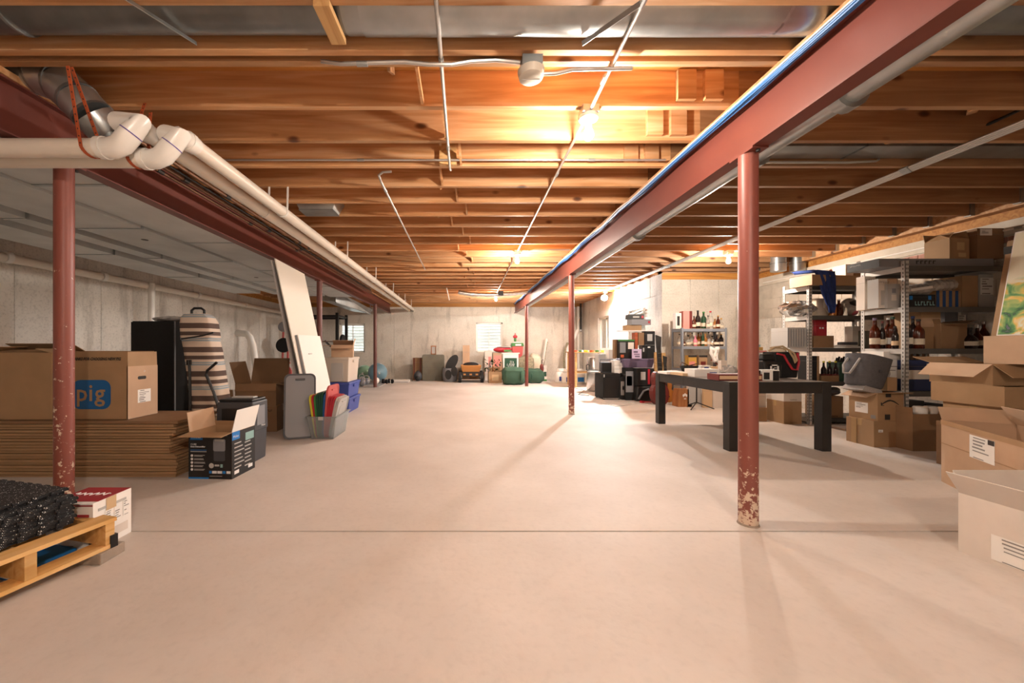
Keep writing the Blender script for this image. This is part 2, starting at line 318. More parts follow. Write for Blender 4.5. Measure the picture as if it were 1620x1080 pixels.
def marks(parent, dims, f, u, v, size, n, mat, sx=1):     # a row of small unreadable printed marks
    M = fmat(dims, f, 0, 0, .003); mb = MB(); rr = random.Random(n)
    for k in range(n):
        a = u+k*size*.72*sx; q = rr.random()
        mb.box(a, a+size*.16*sx, v, v+size*.8, 0, .0008, M); mb.box(a+size*.16*sx, a+size*.5*sx, v+size*(.6 if q > .5 else .0), v+size*(.78 if q > .5 else .18), 0, .0008, M)
    o = mb.build('print', mat, parent); o['kind'] = 'stuff'; return o
def sticker(parent, dims, f, u0, u1, v0, v1, seed=0):
    rr = random.Random(seed); s = decal(parent, dims, f, u0, u1, v0, v1, 'paper', 'label')
    M = fmat(dims, f, 0, 0, .003); mb = MB(); n = 7; hh = (v1-v0)/n
    for i in range(n):
        if rr.random() < .8:
            a = u0+(u1-u0)*(.08+.1*rr.random()); bb = a+(u1-u0)*(.25+.5*rr.random()); y = v1-hh*(i+.8)
            mb.box(a, min(bb, u1-.06*(u1-u0)), y, y+hh*(.25+.3*rr.random()), 0, .0006, M)
    pq = mb.build('print', 'ink_grey', s); pq['kind'] = 'stuff'; return s
def carton(label, c, w, d, h, rz=0, flaps=None, mat='card', name='cardboard_box', group=None, tape=True, tilt=None, inner=None, cat='box'):
    t = thing(name, label, cat, c, rz, group, tilt); k = .006; mb = MB()
    if flaps is None:
        mb.box(-w/2, w/2, -d/2, d/2, 0, h).build('body', mat, t)
        if tape:
            MB().box(-w/2-.001, w/2+.001, -.025, .025, h, h+.001).build('tape', 'tape', t)
            MB().box(w/2, w/2+.001, -.025, .025, h*.75, h).build('tape', 'tape', t); MB().box(-w/2-.001, -w/2, -.025, .025, h*.75, h).build('tape', 'tape', t)
        return t
    mb.box(-w/2, w/2, -d/2, d/2, 0, k); mb.box(-w/2, -w/2+k, -d/2, d/2, k, h); mb.box(w/2-k, w/2, -d/2, d/2, k, h)
    mb.box(-w/2+k, w/2-k, -d/2, -d/2+k, k, h); mb.box(-w/2+k, w/2-k, d/2-k, d/2, k, h); mb.build('body', mat, t)
    for f, spec in flaps.items():
        a, L = spec[0], spec[1]; sk = spec[2] if len(spec) > 2 else 0
        fm = spec[3] if len(spec) > 3 else mat
        M0 = fmat((w, d, h), f, 0, h, -k*.5); L0 = w if f in 'fb' else d
        M = M0 @ Matrix.Rotation(R(a), 4, 'X')
        mb = MB(); mb.prism([(.003, 0), (L0-.003, 0), (L0-.003-sk, L), (.003+sk, L)], k*.4, -k*.4, M @ Matrix(((1,0,0,0),(0,0,1,0),(0,1,0,0),(0,0,0,1))))
        mb.build('flap', fm, t)
    return t
# ================================================================ STRUCTURE
XL, XR, XF, YB, YN, YM = -6.2, 6.3, 4.25, 13.4, -2.2, 8.0       # left, right, far-right wall planes; back, front, jog
ZJ, ZT, ZW = 2.732, 2.967, 2.60                                  # joist underside, subfloor underside, wall top
JY = 2.29
mb = MB(); mb.box(XL-.3, XR+.3, YN-.3, JY-.008, -.15, 0); mb.box(XL-.3, XR+.3, JY+.008, YB+.3, -.15, 0); mb.box(XL-.3, XR+.3, JY-.008, JY+.008, -.15, -.012)
fl = mb.build('floor', 'floor_concrete'); tag(fl, 'bare beige concrete floor slab with one saw-cut joint', 'floor', kind='structure')
ce = MB().box(XL-.2, XR+.2, YN-.2, YB+.2, ZT, ZT+.03).build('ceiling', 'subfloor'); tag(ce, 'plywood subfloor carried on bare wooden joists', 'ceiling', kind='structure')
joy = [2.0, 2.08]+[2.466+.4064*k for k in range(27)]
joy = [1.70-.4064*k for k in range(1, 10)][::-1]+[1.70]+joy
BXL, BXR = -2.694, 1.82
jm = {}
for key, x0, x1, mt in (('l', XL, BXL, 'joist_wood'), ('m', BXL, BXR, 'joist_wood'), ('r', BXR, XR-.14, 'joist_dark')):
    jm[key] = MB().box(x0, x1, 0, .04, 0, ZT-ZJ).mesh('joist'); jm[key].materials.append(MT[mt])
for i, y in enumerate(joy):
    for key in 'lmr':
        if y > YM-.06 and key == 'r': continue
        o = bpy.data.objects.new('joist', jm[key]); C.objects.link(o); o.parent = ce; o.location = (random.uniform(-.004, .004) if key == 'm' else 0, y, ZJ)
mfar = MB().box(BXR, XF, 0, .04, 0, ZT-ZJ).mesh('joist'); mfar.materials.append(MT['joist_wood'])
for y in joy:
    if y > YM-.06: o = bpy.data.objects.new('joist', mfar); C.objects.link(o); o.parent = ce; o.location = (0, y, ZJ)
# cross-bridging strips, loose blocks and marks between the joists
for i in range(len(joy)-1):
    y0, y1 = joy[i]+.04, joy[i+1]
    if y1-y0 < .2 or y0 < 1.0 or y0 < 1.9: continue
    x = -.42+.12*math.sin(i*2.1)+.02*i
    MB().bar((x, y0+.03, ZT-.02), (x+.03, y1-.012, ZJ+.015), .05, .018, up=(1,0,0)).build('bridging', 'joist_wood', ce)
    if i % 2: MB().bar((x-.16, y1-.03, ZT-.02), (x-.13, y0+.012, ZJ+.015), .05, .018, up=(1,0,0)).build('bridging', 'joist_wood', ce)
    for x2 in ((3.35+.1*math.sin(i*1.7), 1.2) if y0 < YM-.1 else ()):
        if x2 > 2: MB().bar((x2, y0+.012, ZJ+.02), (x2+.45, y1-.012, ZT-.03), .05, .02).build('bridging', 'joist_wood', ce)
MB().box(-.22, -.07, 3.245, 3.283, ZJ-.001, ZT-.02).build('block', 'pale_wood', ce)
for x in (1.40, 1.58):
    for y in joy[12:15]: MB().box(x, x+.12, y-.03, y, ZJ+.03, ZT-.01).build('block', 'joist_wood', ce)
MB().bar(P(508, 4, 1.70), P(536, 66, 1.93), .075, .03, up=(0,0,1)).build('bridging', 'pale_wood', ce)
# rim boards and joist hangers along the right wall
MB().box(XR-.14, XR, YN, YM, ZJ-.02, ZT).build('ledger', 'joist_wood', ce)
for y in joy:
    if 1.9 < y < YM-.1: MB().box(XR-.19, XR-.14, y-.012, y+.052, ZJ-.006, ZJ+.17).build('joist_hanger', 'galv', ce)
MB().box(XL, XL+.04, YN, YB, ZJ, ZT).build('rim_joist', 'joist_wood', ce); MB().box(XL, XF, YB-.04, YB, ZJ-.0, ZT).build('rim_joist', 'joist_wood', ce)
MB().box(XF, XF+.04, YM, YB, ZJ, ZT).build('rim_joist', 'joist_wood', ce); MB().box(XF, XR, YM-.04, YM, ZJ, ZT).build('rim_joist', 'joist_wood', ce)
# ---- walls: cast concrete in form panels, each panel a piece of its own
def rects_minus(x0, x1, z0, z1, holes):
    rs = [(x0, x1, z0, z1)]
    for (a, b, c, d) in holes:
        out = []
        for (p, q, r, s) in rs:
            if b <= p or a >= q or d <= r or c >= s: out.append((p, q, r, s)); continue
            if r < c: out.append((p, q, r, c))
            if s > d: out.append((p, q, d, s))
            if p < a: out.append((p, a, max(r, c), min(s, d)))
            if q > b: out.append((b, q, max(r, c), min(s, d)))
        rs = out
    return rs
def wall(name, label, org, u, n, L, mat, holes=(), rows=((0, 2.28), (2.29, ZW)), pw=.61, thick=.25, e0=.2, e1=.2):
    u = Vector(u); n = Vector(n); org = Vector(org)               # n points into the room
    M = Matrix(((u.x,n.x,0,org.x),(u.y,n.y,0,org.y),(0,0,1,0),(0,0,0,1)))
    mb = MB()
    for (a, b, c, d) in rects_minus(-e0, L+e1, 0, ZT+.03, holes): mb.box(a, b, -thick, -.012, c, d, M)
    wl = mb.build(name, mat); tag(wl, label, 'wall', kind='structure')
    if rows[-1][1] < ZJ: MB().box(0, L, -.012, .0, ZW, ZJ, M).build('sill_plate', 'subfloor', wl)
    k = 0
    while k*pw < L:
        for r0, r1 in rows:
            e = random.uniform(-.003, .002); m = MB()
            for (a, b, c, d) in rects_minus(k*pw+.003, min((k+1)*pw, L)-.003, r0, r1, holes): m.box(a, b, -.012, e, c, d, M)
            if m.v: m.build('concrete_panel', mat, wl)
        tz = MB()
        for z in (.5, 1.1, 1.75, 2.28): tz.lathe([(.014, 0), (.010, .006)], 6, M @ Matrix.Translation((k*pw, .0, z)) @ Matrix.Rotation(-math.pi/2, 4, 'X'))
        if k: tz.build('form_tie', 'wall_concrete_old', wl)
        k += 1
    return wl
wall('wall_left', 'long pale cast concrete wall along the left side', (XL, YN, 0), (0,1,0), (1,0,0), YB-YN, 'wall_concrete')
HB = [(-XL-4.51, -XL-3.60, .95, 2.0), (-XL+.41, -XL+1.37, .97, 2.04)]
wall('wall_back', 'far stained concrete wall with two basement windows', (XL, YB, 0), (1,0,0), (0,-1,0), XF-XL, 'wall_concrete_old', HB)
HR = [(YB-11.85, YB-10.95, 1.05, 2.08), (YB-9.65, YB-8.75, 1.05, 2.08)]
wall('wall_right_far', 'bright concrete wall with two windows behind the work table', (XF, YB, 0), (0,-1,0), (-1,0,0), YB-YM, 'wall_concrete', HR, rows=((0, 2.28), (2.29, ZJ)), e1=-.015)
wall('wall_right_return', 'concrete wall facing the camera behind the bottle shelf', (XF, YM, 0), (1,0,0), (0,-1,0), XR-XF, 'wall_concrete_old', e0=0)
wn = wall('wall_right', 'near right wall, cast below and block with a brick course above', (XR, YM, 0), (0,-1,0), (-1,0,0), YM-YN, 'wall_concrete', rows=((0, 1.74),))
wall('wall_front', 'plain concrete wall behind the camera', (XR, YN, 0), (-1,0,0), (0,1,0), XR-XL, 'wall_concrete')
# block courses and the brick course on the right wall
bb = MB().box(XR-.004, XR, -.39, 0, 0, .19).mesh('block'); bb = MB().box(-.012, .012, 0, .388, 0, .188).mesh('concrete_block'); bb.materials.append(MT['block_concrete'])
br = MB().box(-.012, .014, 0, .098, 0, .066).mesh('brick'); br.materials.append(MT['brick'])
for r in range(3):
    y = 1.6+(.2 if r % 2 else 0)
    while y < YM-.4:
        o = bpy.data.objects.new('concrete_block', bb); C.objects.link(o); o.parent = wn; o.location = (XR-.004, y, 1.745+r*.2); y += .4
y = 2.4
while y < 6.5:
    o = bpy.data.objects.new('brick', br); C.objects.link(o); o.parent = wn; o.location = (XR-.004+random.uniform(-.004, .004), y, 2.348); y += .106
mt_ = MB().box(XR-.008, XR-.001, 1.5, YM, 1.74, 2.6).build('mortar_bed', 'mortar', wn)
o = MB().box(XR-.03, XR, 1.5, YM, 2.43, 2.6).build('parge_coat', 'block_concrete', wn)
# ---- windows: frame, two sliding panes, steel well outside
def window(i, label, org, u, n, w, z0, z1):
    u = Vector(u); n = Vector(n); h = z1-z0
    t = thing('window_%d' % i, label, 'window', Vector(org)+Vector((0,0,z0)), 0); t['kind'] = 'structure'
    M = Matrix(((u.x,n.x,0,0),(u.y,n.y,0,0),(0,0,1,0),(0,0,0,1)))
    f = MB()
    for a, b, c, d in ((0,w,0,.045),(0,w,h-.045,h),(0,.045,0,h),(w-.045,w,0,h)): f.box(a, b, -.15, -.06, c, d, M)
    f.build('window_frame', 'white_plastic', t)
    MB().box(0, w, -.06, .012, -.0, .012, M).build('window_sill', 'block_concrete', t)
    for s in (0, 1):
        a0, a1 = (.045, w/2+.015) if s == 0 else (w/2-.015, w-.045); g = MB(); yy = -.10 if s == 0 else -.12
        for a, b, c, d in ((a0,a1,.045,.07),(a0,a1,h-.07,h-.045),(a0,a0+.025,.045,h-.045),(a1-.025,a1,.045,h-.045)): g.box(a, b, yy-.012, yy+.008, c, d, M)
        sa = g.build('sash', 'white_plastic', t)
        MB().box(a0+.025, a1-.025, yy-.003, yy, .07, h-.07, M).build('pane', 'pane', sa)
    wl = MB(); ns = 14; rows = 26; prof = []
    for k in range(ns+1):
        a = math.pi*k/ns; prof.append((w/2-math.cos(a)*(w/2+.15), -.26-math.sin(a)*.6))
    for r in range(rows+1):
        z = -.15+r*(h+.35)/rows; off = .02*(1 if r % 2 else -1)
        for (a, b) in prof: wl.v.append(tuple(M @ Vector((a, b+off, z))))
    for r in range(rows):
        for k in range(ns): q = r*(ns+1)+k; wl.f.append((q, q+1, q+ns+2, q+ns+1))
    wl.build('window_well', 'well', t)
    return t
window(1, 'left back-wall window, half hidden behind stacked totes', (-4.51, YB, 0), (1,0,0), (0,-1,0), .91, .95, 2.0)
window(2, 'back-wall window in the open above the cart and boxes', (.41, YB, 0), (1,0,0), (0,-1,0), .96, .97, 2.04)
window(3, 'side-wall window under the glaring LED bulb', (XF, 11.85, 0), (0,-1,0), (-1,0,0), .9, 1.05, 2.08)
window(4, 'side-wall window mostly covered by the heap of game boxes', (XF, 9.65, 0), (0,-1,0), (-1,0,0), .9, 1.05, 2.08)
# ---- steel beams and columns
def beam(label, x, mat):
    t = thing('steel_beam', label, 'beam', (x, 0, 2.374)); hw = .05
    MB().box(-.004, .004, YN, YB, .008, .312).build('web', mat, t)
    MB().box(-hw, hw, YN, YB, 0, .01).build('flange', mat, t); MB().box(-hw, hw, YN, YB, .31, .32).build('flange', mat, t)
    MB().box(-.06, .06, YN, YB, .32, .358).build('nailer_plate', 'joist_wood', t)
    return t
beam('red steel beam running over the row of three columns by the table', BXR, 'red_paint'); beam('red steel beam on the left beside the flat ducts and drain pipes', BXL, 'red_paint')
def column(label, x, y, r, mat):
    t = thing('steel_column', label, 'column', (x, y, 0))
    MB().lathe([(r, .008), (r, 2.362)], 24).build('shaft', mat, t, True)
    MB().lathe([(r*1.12, 0), (r*1.05, .012)], 20).build('base_ring', 'paver', t); MB().box(-.05, .05, -.1, .1, 2.362, 2.374).build('cap_plate', 'red_paint', t)
    for s in (-1, 1): MB().lathe([(.012, 0), (.012, .014)], 6, Matrix.Translation((0, s*.08, 2.348))).build('bolt', 'black_iron', t)
column('red chipped steel column in the right foreground before the table', BXR, 2.385, .0545, 'column_paint')
column('red-brown steel column at mid room beside the amplifier', BXR, 6.33, .048, 'column_paint')
column('slim red-brown column near the far green bag', BXR, 10.9, .048, 'red_paint')
column('red scratched steel column on the left before the pig carton', BXL, 2.5, .051, 'column_paint_worn')
column('brown column on the left hidden behind the leaning drywall', BXL, 6.9, .05, 'brown_paint'); column('slim brown column beside the blue exercise ball', -2.55, 10.6, .05, 'brown_paint')
# ---- lamps
def lamp(label, x, y, mat='bulb_glow', r=.034, name='bulb_lamp'):
    t = thing(name, label, 'lamp', (x, y, ZJ))
    MB().box(-.055, .055, -.055, .055, -.05, 0).build('junction_box', 'galv', t, bevel=.004)
    MB().lathe([(.03, -.088), (.06, -.075), (.062, -.05)], 20).build('lamp_holder', 'white_plastic', t, True)
    MB().lathe([(.021, -.118), (.023, -.088)], 14).build('socket', 'white_plastic', t, True)
    MB().lathe([(.004, -.118-2.75*r), (r*.6, -.118-2.6*r), (r*.95, -.118-2.1*r), (r, -.118-1.7*r), (r*.85, -.118-1.1*r), (r*.5, -.118-.3*r), (r*.42, -.118)], 14).build('bulb', mat, t, True)
    return t
lamp('nearest bare bulb on the long ceiling conduit', .83, 2.49, 'bulb_dim'); lamp('second bare bulb along the ceiling conduit', .87, 6.14); lamp('farthest bare bulb along the ceiling conduit', .93, 11.02)
lamp('bare bulb just behind the right foreground column', 4.36, 6.14); t = thing('shielded_led', 'glaring white LED bulb in an added shield near the far right wall', 'lamp', (4.0, 10.61, ZJ)); MB().box(-.055,.055,-.055,.055,-.05,0).build('junction_box', 'galv', t)
MB().tube([(0,0,-.05),(0,-.02,-.11),(-.01,-.05,-.15)], .015, 8).build('arm', 'white_plastic', t, True)
fd = Vector((-.62,-1,-.36)).normalized(); fc = Vector((-.015,-.07,-.165)); MB().tube([fc-fd*.05, fc+fd*.06, fc+fd*.10], [.035,.062,.084], 20).build('housing', 'white_plastic', t, True); MB().tube([fc+fd*.1005, fc+fd*.13, fc+fd*.152, fc+fd*.164, fc+fd*.168], [.080,.072,.052,.026,.004], 20, cap=False).build('lens', 'led_glow', t, True)  # housing added to keep the LED bulb's light off the side wall
lamp('added unseen fill bulb behind the camera', .8, -1.3, 'fill_bulb_glow')  # unseen bulb, added as a fill light
# ================================================================ CEILING SERVICES
def pipe(name, label, cat, pts, r, mat, group=None, clips=(), n=8, clipmat='galv', kind=None):
    p0 = Vector(pts[0]); t = thing(name, label, cat, p0, 0, group)
    q = [Vector(p)-p0 for p in pts]
    MB().tube(q, r, n).build('tube', mat, t, True)
    for (c, ax) in clips:
        c = Vector(c)-p0; a = {'x': Vector((1,0,0)), 'y': Vector((0,1,0)), 'z': Vector((0,0,1))}[ax]
        MB().tube([c-a*.03, c+a*.03], r*1.35, n).build('coupling', clipmat, t, True)
    return t
ZC = ZJ-.014
pipe('conduit', 'steel conduit running from overhead to a cut end above mid floor', 'conduit', [(-.13,.2,ZC),(-.13,3.3,ZC),(-.125,3.36,ZC+.02)], .011, 'conduit', clips=[((-.13,2.06,ZC),'y'),((-.13,2.95,ZC),'y')])
pipe('conduit', 'long steel conduit linking the three bare bulbs', 'conduit', [(.80,-1.3,ZC),(.82,1.6,ZC),(.83,2.49,ZC-.02),(.84,3.3,ZC),(.87,6.14,ZC),(.93,11.02,ZC)], .011, 'conduit', clips=[((.82,1.7,ZC),'y'),((.825,2.2,ZC),'y'),((.845,3.4,ZC),'y'),((.86,5.3,ZC),'y'),((.9,8.6,ZC),'y')])
yc = 1.99
pipe('conduit', 'wavy steel conduit feeding the round detector box', 'conduit', [P(508,97,yc+.1),P(540,101,2.07),P(600,99,2.07),P(640,98,2.07),P(680,102,2.06),P(715,102,2.06),P(745,97,2.07),P(785,95,2.07),P(805,97,2.07),P(824,99,2.06)], .011, 'conduit', clips=[(P(573,101,2.07),'x')])
pipe('conduit', 'short steel conduit leaving the round detector box to the right', 'conduit', [P(858,117,2.06),P(880,116,2.06),P(905,110,2.07),P(940,109,2.08),P(1000,108,2.09)], .010, 'conduit')
t = thing('smoke_detector', 'cream round detector on a steel box under the joists', 'detector', (P(840,98,2.06).x, 2.06, ZJ-.015))
MB().box(-.055, .055, -.055, .055, -.055, .0).build('junction_box', 'galv', t)
MB().lathe([(.05,-.10),(.066,-.092),(.072,-.07),(.074,-.055)], 28).build('cover', 'cream_plastic', t, True); MB().box(-.05,.05,-.002,.002,-.1015,-.099).build('seam', 'light_grey', t)
pipe('conduit', 'thin horizontal conduit along the face of a joist', 'conduit', [(XP(230,3.2),3.22,ZP(253,3.22)),(XP(1055,3.2),3.22,ZP(253,3.22))], .009, 'conduit', clips=[((-.9,3.22,ZP(253,3.22)),'x'),((1.1,3.22,ZP(253,3.22)),'x')])
pipe('conduit', 'bent conduit running back beside the middle of the ceiling', 'conduit', [(-.66,3.35,ZC),(-.74,3.36,ZC),(-.79,3.42,ZC),(-.8,3.6,ZC),(-.8,5.4,ZC),(-.8,7.55,ZC)], .011, 'conduit', clips=[((-.8,3.75,ZC),'y'),((-.8,4.3,ZC),'y'),((-.8,5.9,ZC),'y')])
for k, nm in enumerate(('leftmost', 'second', 'third', 'rightmost')):
    x = 3.9+.035*k
    pipe('conduit', nm+' of the four parallel conduits heading to the LED bulb', 'conduit', [(x+.02,.6,ZC),(x,5,ZC),(x,10.4-.2*k,ZC)], .011, 'conduit', 'parallel conduits on the right', [((x,3.3+.02*k,ZC),'y'),((x,5.2,ZC),'y'),((x,7.3,ZC),'y'),((x,9.2,ZC),'y')])
pipe('conduit', 'conduit crossing right of the beam to the parallel run', 'conduit', [(1.95,3.2,ZP(256,3.2)),(3.3,3.2,ZP(257,3.2)),(3.6,3.25,ZP(255,3.25)),(3.85,3.4,ZP(245,3.4))], .010, 'conduit')
pipe('conduit', 'conduit strapped along the top of the right wall', 'conduit', [(XR-.035,1.2,2.49),(XR-.035,7.8,2.49)], .012, 'white_plastic', clips=[((XR-.035,4.2,2.49),'y'),((XR-.035,5.9,2.49),'y')])
pipe('conduit', 'conduit branching right from the second bare bulb', 'conduit', [(.93,6.12,ZC),(1.0,6.1,ZC-.02),(1.15,6.08,ZC+.02),(1.74,6.08,ZC+.02)], .010, 'conduit')
pipe('conduit', 'short conduit drop beside the far ceiling blocks', 'conduit', [(-.48,9.9,ZC),(-.47,11.4,ZC-.12)], .014, 'white_plastic')
t = thing('flex_duct', 'sagging white flexible duct across the far joists', 'duct', (0,0,0)); pts = [(XP(725,10.2),10.2,2.66),(XP(745,10.2),10.2,2.6),(XP(775,10.2),10.2,2.58),(XP(810,10.2),10.2,2.61),(XP(850,10.2),10.2,2.69)]
pp = []
for i in range(4):
    for k in range(8): a = Vector(pts[i]); b = Vector(pts[i+1]); pp.append(a+(b-a)*k/8)
MB().tube(pp, [.055+.008*(i % 2) for i in range(len(pp))], 10).build('sleeve', 'foil', t, True); MB().cbox((XP(792,10.2),10.2,2.62),(.14,.13,.13)).build('clamp', 'black_plastic', t)
# round galvanised duct in the joist bay overhead
t = thing('round_duct', 'round galvanised duct across the ceiling overhead', 'duct', (0,1.865,2.85))
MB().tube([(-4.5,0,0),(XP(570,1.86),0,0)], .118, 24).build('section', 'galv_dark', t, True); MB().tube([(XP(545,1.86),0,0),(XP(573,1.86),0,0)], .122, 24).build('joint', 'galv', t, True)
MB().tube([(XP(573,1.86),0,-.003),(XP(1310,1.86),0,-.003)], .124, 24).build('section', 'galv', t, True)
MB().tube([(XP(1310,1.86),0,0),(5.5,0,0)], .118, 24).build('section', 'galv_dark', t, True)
for x in (20, 1230, 1320): MB().tube([(XP(x,1.86),0,0),(XP(x,1.86)+.015,0,0)], .127, 24).build('seam', 'galv', t, True)
for a, b, lb in (((190,-8),(311,69),'left thin galvanised bridging strip hanging over the round duct'), ((1012,6),(921,69),'right thin galvanised bridging strip hanging over the round duct')):
    p, q = P(*a, 1.665), P(*b, 1.93); o = MB().bar((0,0,0), q-p, .022, .004, up=(1,0,.3)).build('metal_strip', 'galv', None, loc=p); tag(o, lb, 'strip')
# grey pipe beside the right beam
pipe('vent_pipe', 'grey round vent pipe running along the right side of the near beam', 'pipe', [(1.955,-1.5,2.43),(1.955,11.5,2.44)], .066, 'galv', clips=[((1.955,1.9,2.43),'y'),((1.955,2.5,2.43),'y'),((1.955,4.2,2.43),'y')], n=16)
t = thing('joist_duct', 'flat galvanised duct between the joists on the right', 'duct', (0,2.6,0)); MB().box(2.1,6.0,.46,.66,2.79,2.95).build('section', 'galv', t); MB().box(3.3,3.32,.455,.665,2.785,2.955).build('seam', 'galv_dark', t)
# bundle of data cables along the near beam
for k in range(9):
    m = 'blue_cable' if k < 5 else ('white_cable' if k < 8 else 'black_plastic'); rr = random.Random(k); pts = []; y = .4
    while y < 13:
        ph = (y % 1.35)/1.35; sag = .035*math.sin(math.pi*ph)*(1 if y > 3.4 else .25)*rr.uniform(.2, 1.2)
        pts.append((1.735+.012*(k % 3)-.01*(y > 4)+rr.uniform(-.005,.005), y, 2.665+.013*(k//3)-sag)); y += .27
    nm = ('blue data cable', 'white cable', 'black cable')[0 if k < 5 else 1 if k < 8 else 2]
    pipe('data_cable', nm+' in the bundle fixed along the near steel beam', 'cable', pts, .0058, m, 'cables along the steel beam', n=6)
# copper and dark pipes beside the left beam
for k, (x, z, r, m, lb) in enumerate(((-2.54,2.60,.014,'copper','outermost thin copper pipe'),(-2.48,2.62,.02,'copper','thick copper pipe'),(-2.42,2.62,.011,'black_iron','dark gas pipe'),(-2.36,2.63,.016,'copper','copper pipe nearest the drains'))):
    pipe('water_pipe', lb+' running beside the left steel beam', 'pipe', [(x,2.62,z),(x,10.2-.3*k,z)], r, m, None, [((x,3.1+.2*k,z),'y'),((x,4.4+.3*k,z),'y'),((x,5.6,z),'y')], clipmat='black_iron')
# PVC drains: cross under the left beam, rise, then run back
def drain(label, y0, xe, xr, zr, lb):
    t = thing('drain_pipe', label, 'pipe', (0,0,0)); z0 = 2.312; r = .052
    MB().tube([(-6.0,y0,z0),(xe,y0,z0)], r, 18).build('tube', 'pvc', t, True)
    a = Vector((xe-.02,y0,z0)); e1 = [a, Vector((xe+.05,y0,z0)), Vector((xe+.10,y0,z0+.02)), Vector((xe+.155,y0,z0+.085)), Vector((xe+.20,y0+.01,z0+.15))]
    c = Vector((xr,y0+.10,zr)); e1 += [Vector((xr-.06,y0+.02,zr-.01)), Vector((xr-.02,y0+.05,zr)), c, Vector((xr,y0+.17,zr))]
    el = MB().tube(e1, r*1.12, 18).build('elbow', 'pvc_white', t, True)
    for p, q in ((0, 1), (7, 8)):
        d = (e1[q]-e1[p]).normalized(); MB().tube([e1[p]-d*.005, e1[p]+d*.03], r*1.22, 18).build('hub', 'pvc_white', el, True)
    d = (e1[4]-e1[3]).normalized(); MB().tube([e1[3]-d*.002, e1[3]+d*.004], r*1.14, 18).build('cement_ring', 'pvc_purple', el, True)
    MB().tube([(xr,y0+.15,zr),(xr,YB-.02,zr)], r, 18).build('tube', 'pvc', t, True)
    for y in (3.7,5.6,7.4,9.2,11,12.3):
        h = MB(); h.tube([(xr,y-.012,zr),(xr,y+.012,zr)], r*1.12, 16); h.bar((xr+.05,y,zr+.02),(xr+.055,y,ZJ),.016,.006,up=(0,1,0)); h.build('hanger', 'pvc_white', t)
    return t
drain('front white drain pipe crossing under the left beam and turning back', 2.2, -2.13, -2.0, 2.485, '')
drain('rear white drain pipe turning back beside its twin', 2.33, -1.99, -1.815, 2.485, '')
def strap(label, c, top1, top2, r):
    t = thing('strap_hanger', label, 'strap', c); c = Vector(c); pts = [Vector(top1)-c]
    for k in range(9): a = R(200+140*k/8); pts.append(Vector((0, 0, 0))+Vector((.004*k-.016, math.cos(a)*r, math.sin(a)*r)))
    pts.append(Vector(top2)-c); m = MB(); hl = MB()
    for i in range(len(pts)-1):
        m.bar(pts[i], pts[i+1], .02, .0025, up=(1,0,0)) if False else m.bar(pts[i], pts[i+1], .0025, .02, up=(1,0,0))
        L = (pts[i+1]-pts[i]).length; nn = int(L/.035)
        for q in range(nn): hl.ball(pts[i]+(pts[i+1]-pts[i])*((q+.5)/max(nn,1)), .0045, 6, 4)
    m.build('band', 'orange_strap', t); hl = hl.build('holes', 'black_iron', t); hl['kind'] = 'stuff'
strap('orange perforated strap looped under the front drain pipe', (-2.2,2.2,2.312), P(107,104,2.07), P(113,106,2.12), .057)
strap('orange perforated strap looped under the rear drain pipe', (-2.05,2.33,2.312), P(229,163,2.46), P(238,178,2.48), .057)
# segmented galvanised elbow above the left beam
t = thing('duct_elbow', 'segmented galvanised round duct elbow above the left beam', 'duct', (0,0,0))
path = [P(10,112,2.28), P(66,120,2.28), P(98,134,2.28), P(124,158,2.29), P(148,184,2.31), P(178,216,2.38)]
for i in range(len(path)-1):
    a, b = path[i], path[i+1]; MB().tube([a, a+(b-a)*.9, b], [.112, .112, .106], 22).build('segment', 'galv', t, True)
    d = (b-a).normalized(); MB().tube([b-d*.008, b+d*.008], .116, 22).build('seam', 'galv_dark', t, True)
t = thing('duct_stub', 'short round duct stub behind the drain elbows', 'duct', P(214,197,3.0)); MB().tube([(-.06,0,.02),(.05,.15,.06)], .12, 20).build('section', 'galv', t, True); MB().tube([(.045,.14,.055),(.06,.165,.062)], .126, 20).build('collar', 'galv_dark', t, True)
# flat trunk ducts left of the left beam
def trunk(label, x0, x1, z0, y0, y1, joints, holes=()):
    t = thing('trunk_duct', label, 'duct', (0, y0, z0)); ys = [y0]+[j for j in joints if y0 < j < y1]+[y1]
    for a, b in zip(ys, ys[1:]): MB().box(x0, x1, a-y0+.004, b-y0-.004, 0, .3).build('section', 'duct_flat', t)
    for j in ys[1:-1]: MB().box(x0-.006, x1+.006, j-y0-.014, j-y0+.014, -.007, .306).build('cleat', 'galv', t)
    for (x, y) in holes: MB().lathe([(.035,-.003),(.035,-.001)], 16, Matrix.Translation((x, y-y0, 0))).build('hole_plug', 'black_iron', t)
trunk('wide flat sheet-metal duct right against the left beam', -3.36, -2.80, 2.40, -2.0, 9.3, (1.4,2.9,4.5,6.1,7.7))
trunk('second flat sheet-metal duct left of the beam', -4.05, -3.385, 2.38, -2.0, 9.0, (1.0,2.4,3.9,5.4,7.0), ((-3.7,4.3),(-3.7,6.6)))
trunk('narrow flat duct between two dark gaps', -4.46, -4.24, 2.38, -2.0, 8.7, (2,3.6,5.2,6.8)); trunk('flat sheet-metal duct closest to the left wall', -5.32, -4.72, 2.385, -2.0, 8.6, (1.8,3.4,5,6.6))
t = thing('duct_transition', 'bright tapered duct end reaching past the leaning drywall', 'duct', (0,0,0))
MB().add([P(532,460,9.3),P(590,490,9.3+1.6),P(586,496,10.9),P(531,477,9.3),P(508,458,9.6),P(560,486,11.2),P(556,492,11.2),P(508,475,9.6)], [(0,1,2,3),(4,7,6,5),(0,4,5,1),(3,2,6,7),(0,3,7,4),(1,5,6,2)]).build('body', 'galv', t)
MB().bar(P(531,478,9.28), P(587,497,10.88), .03, .02).build('flange', 'galv_dark', t)
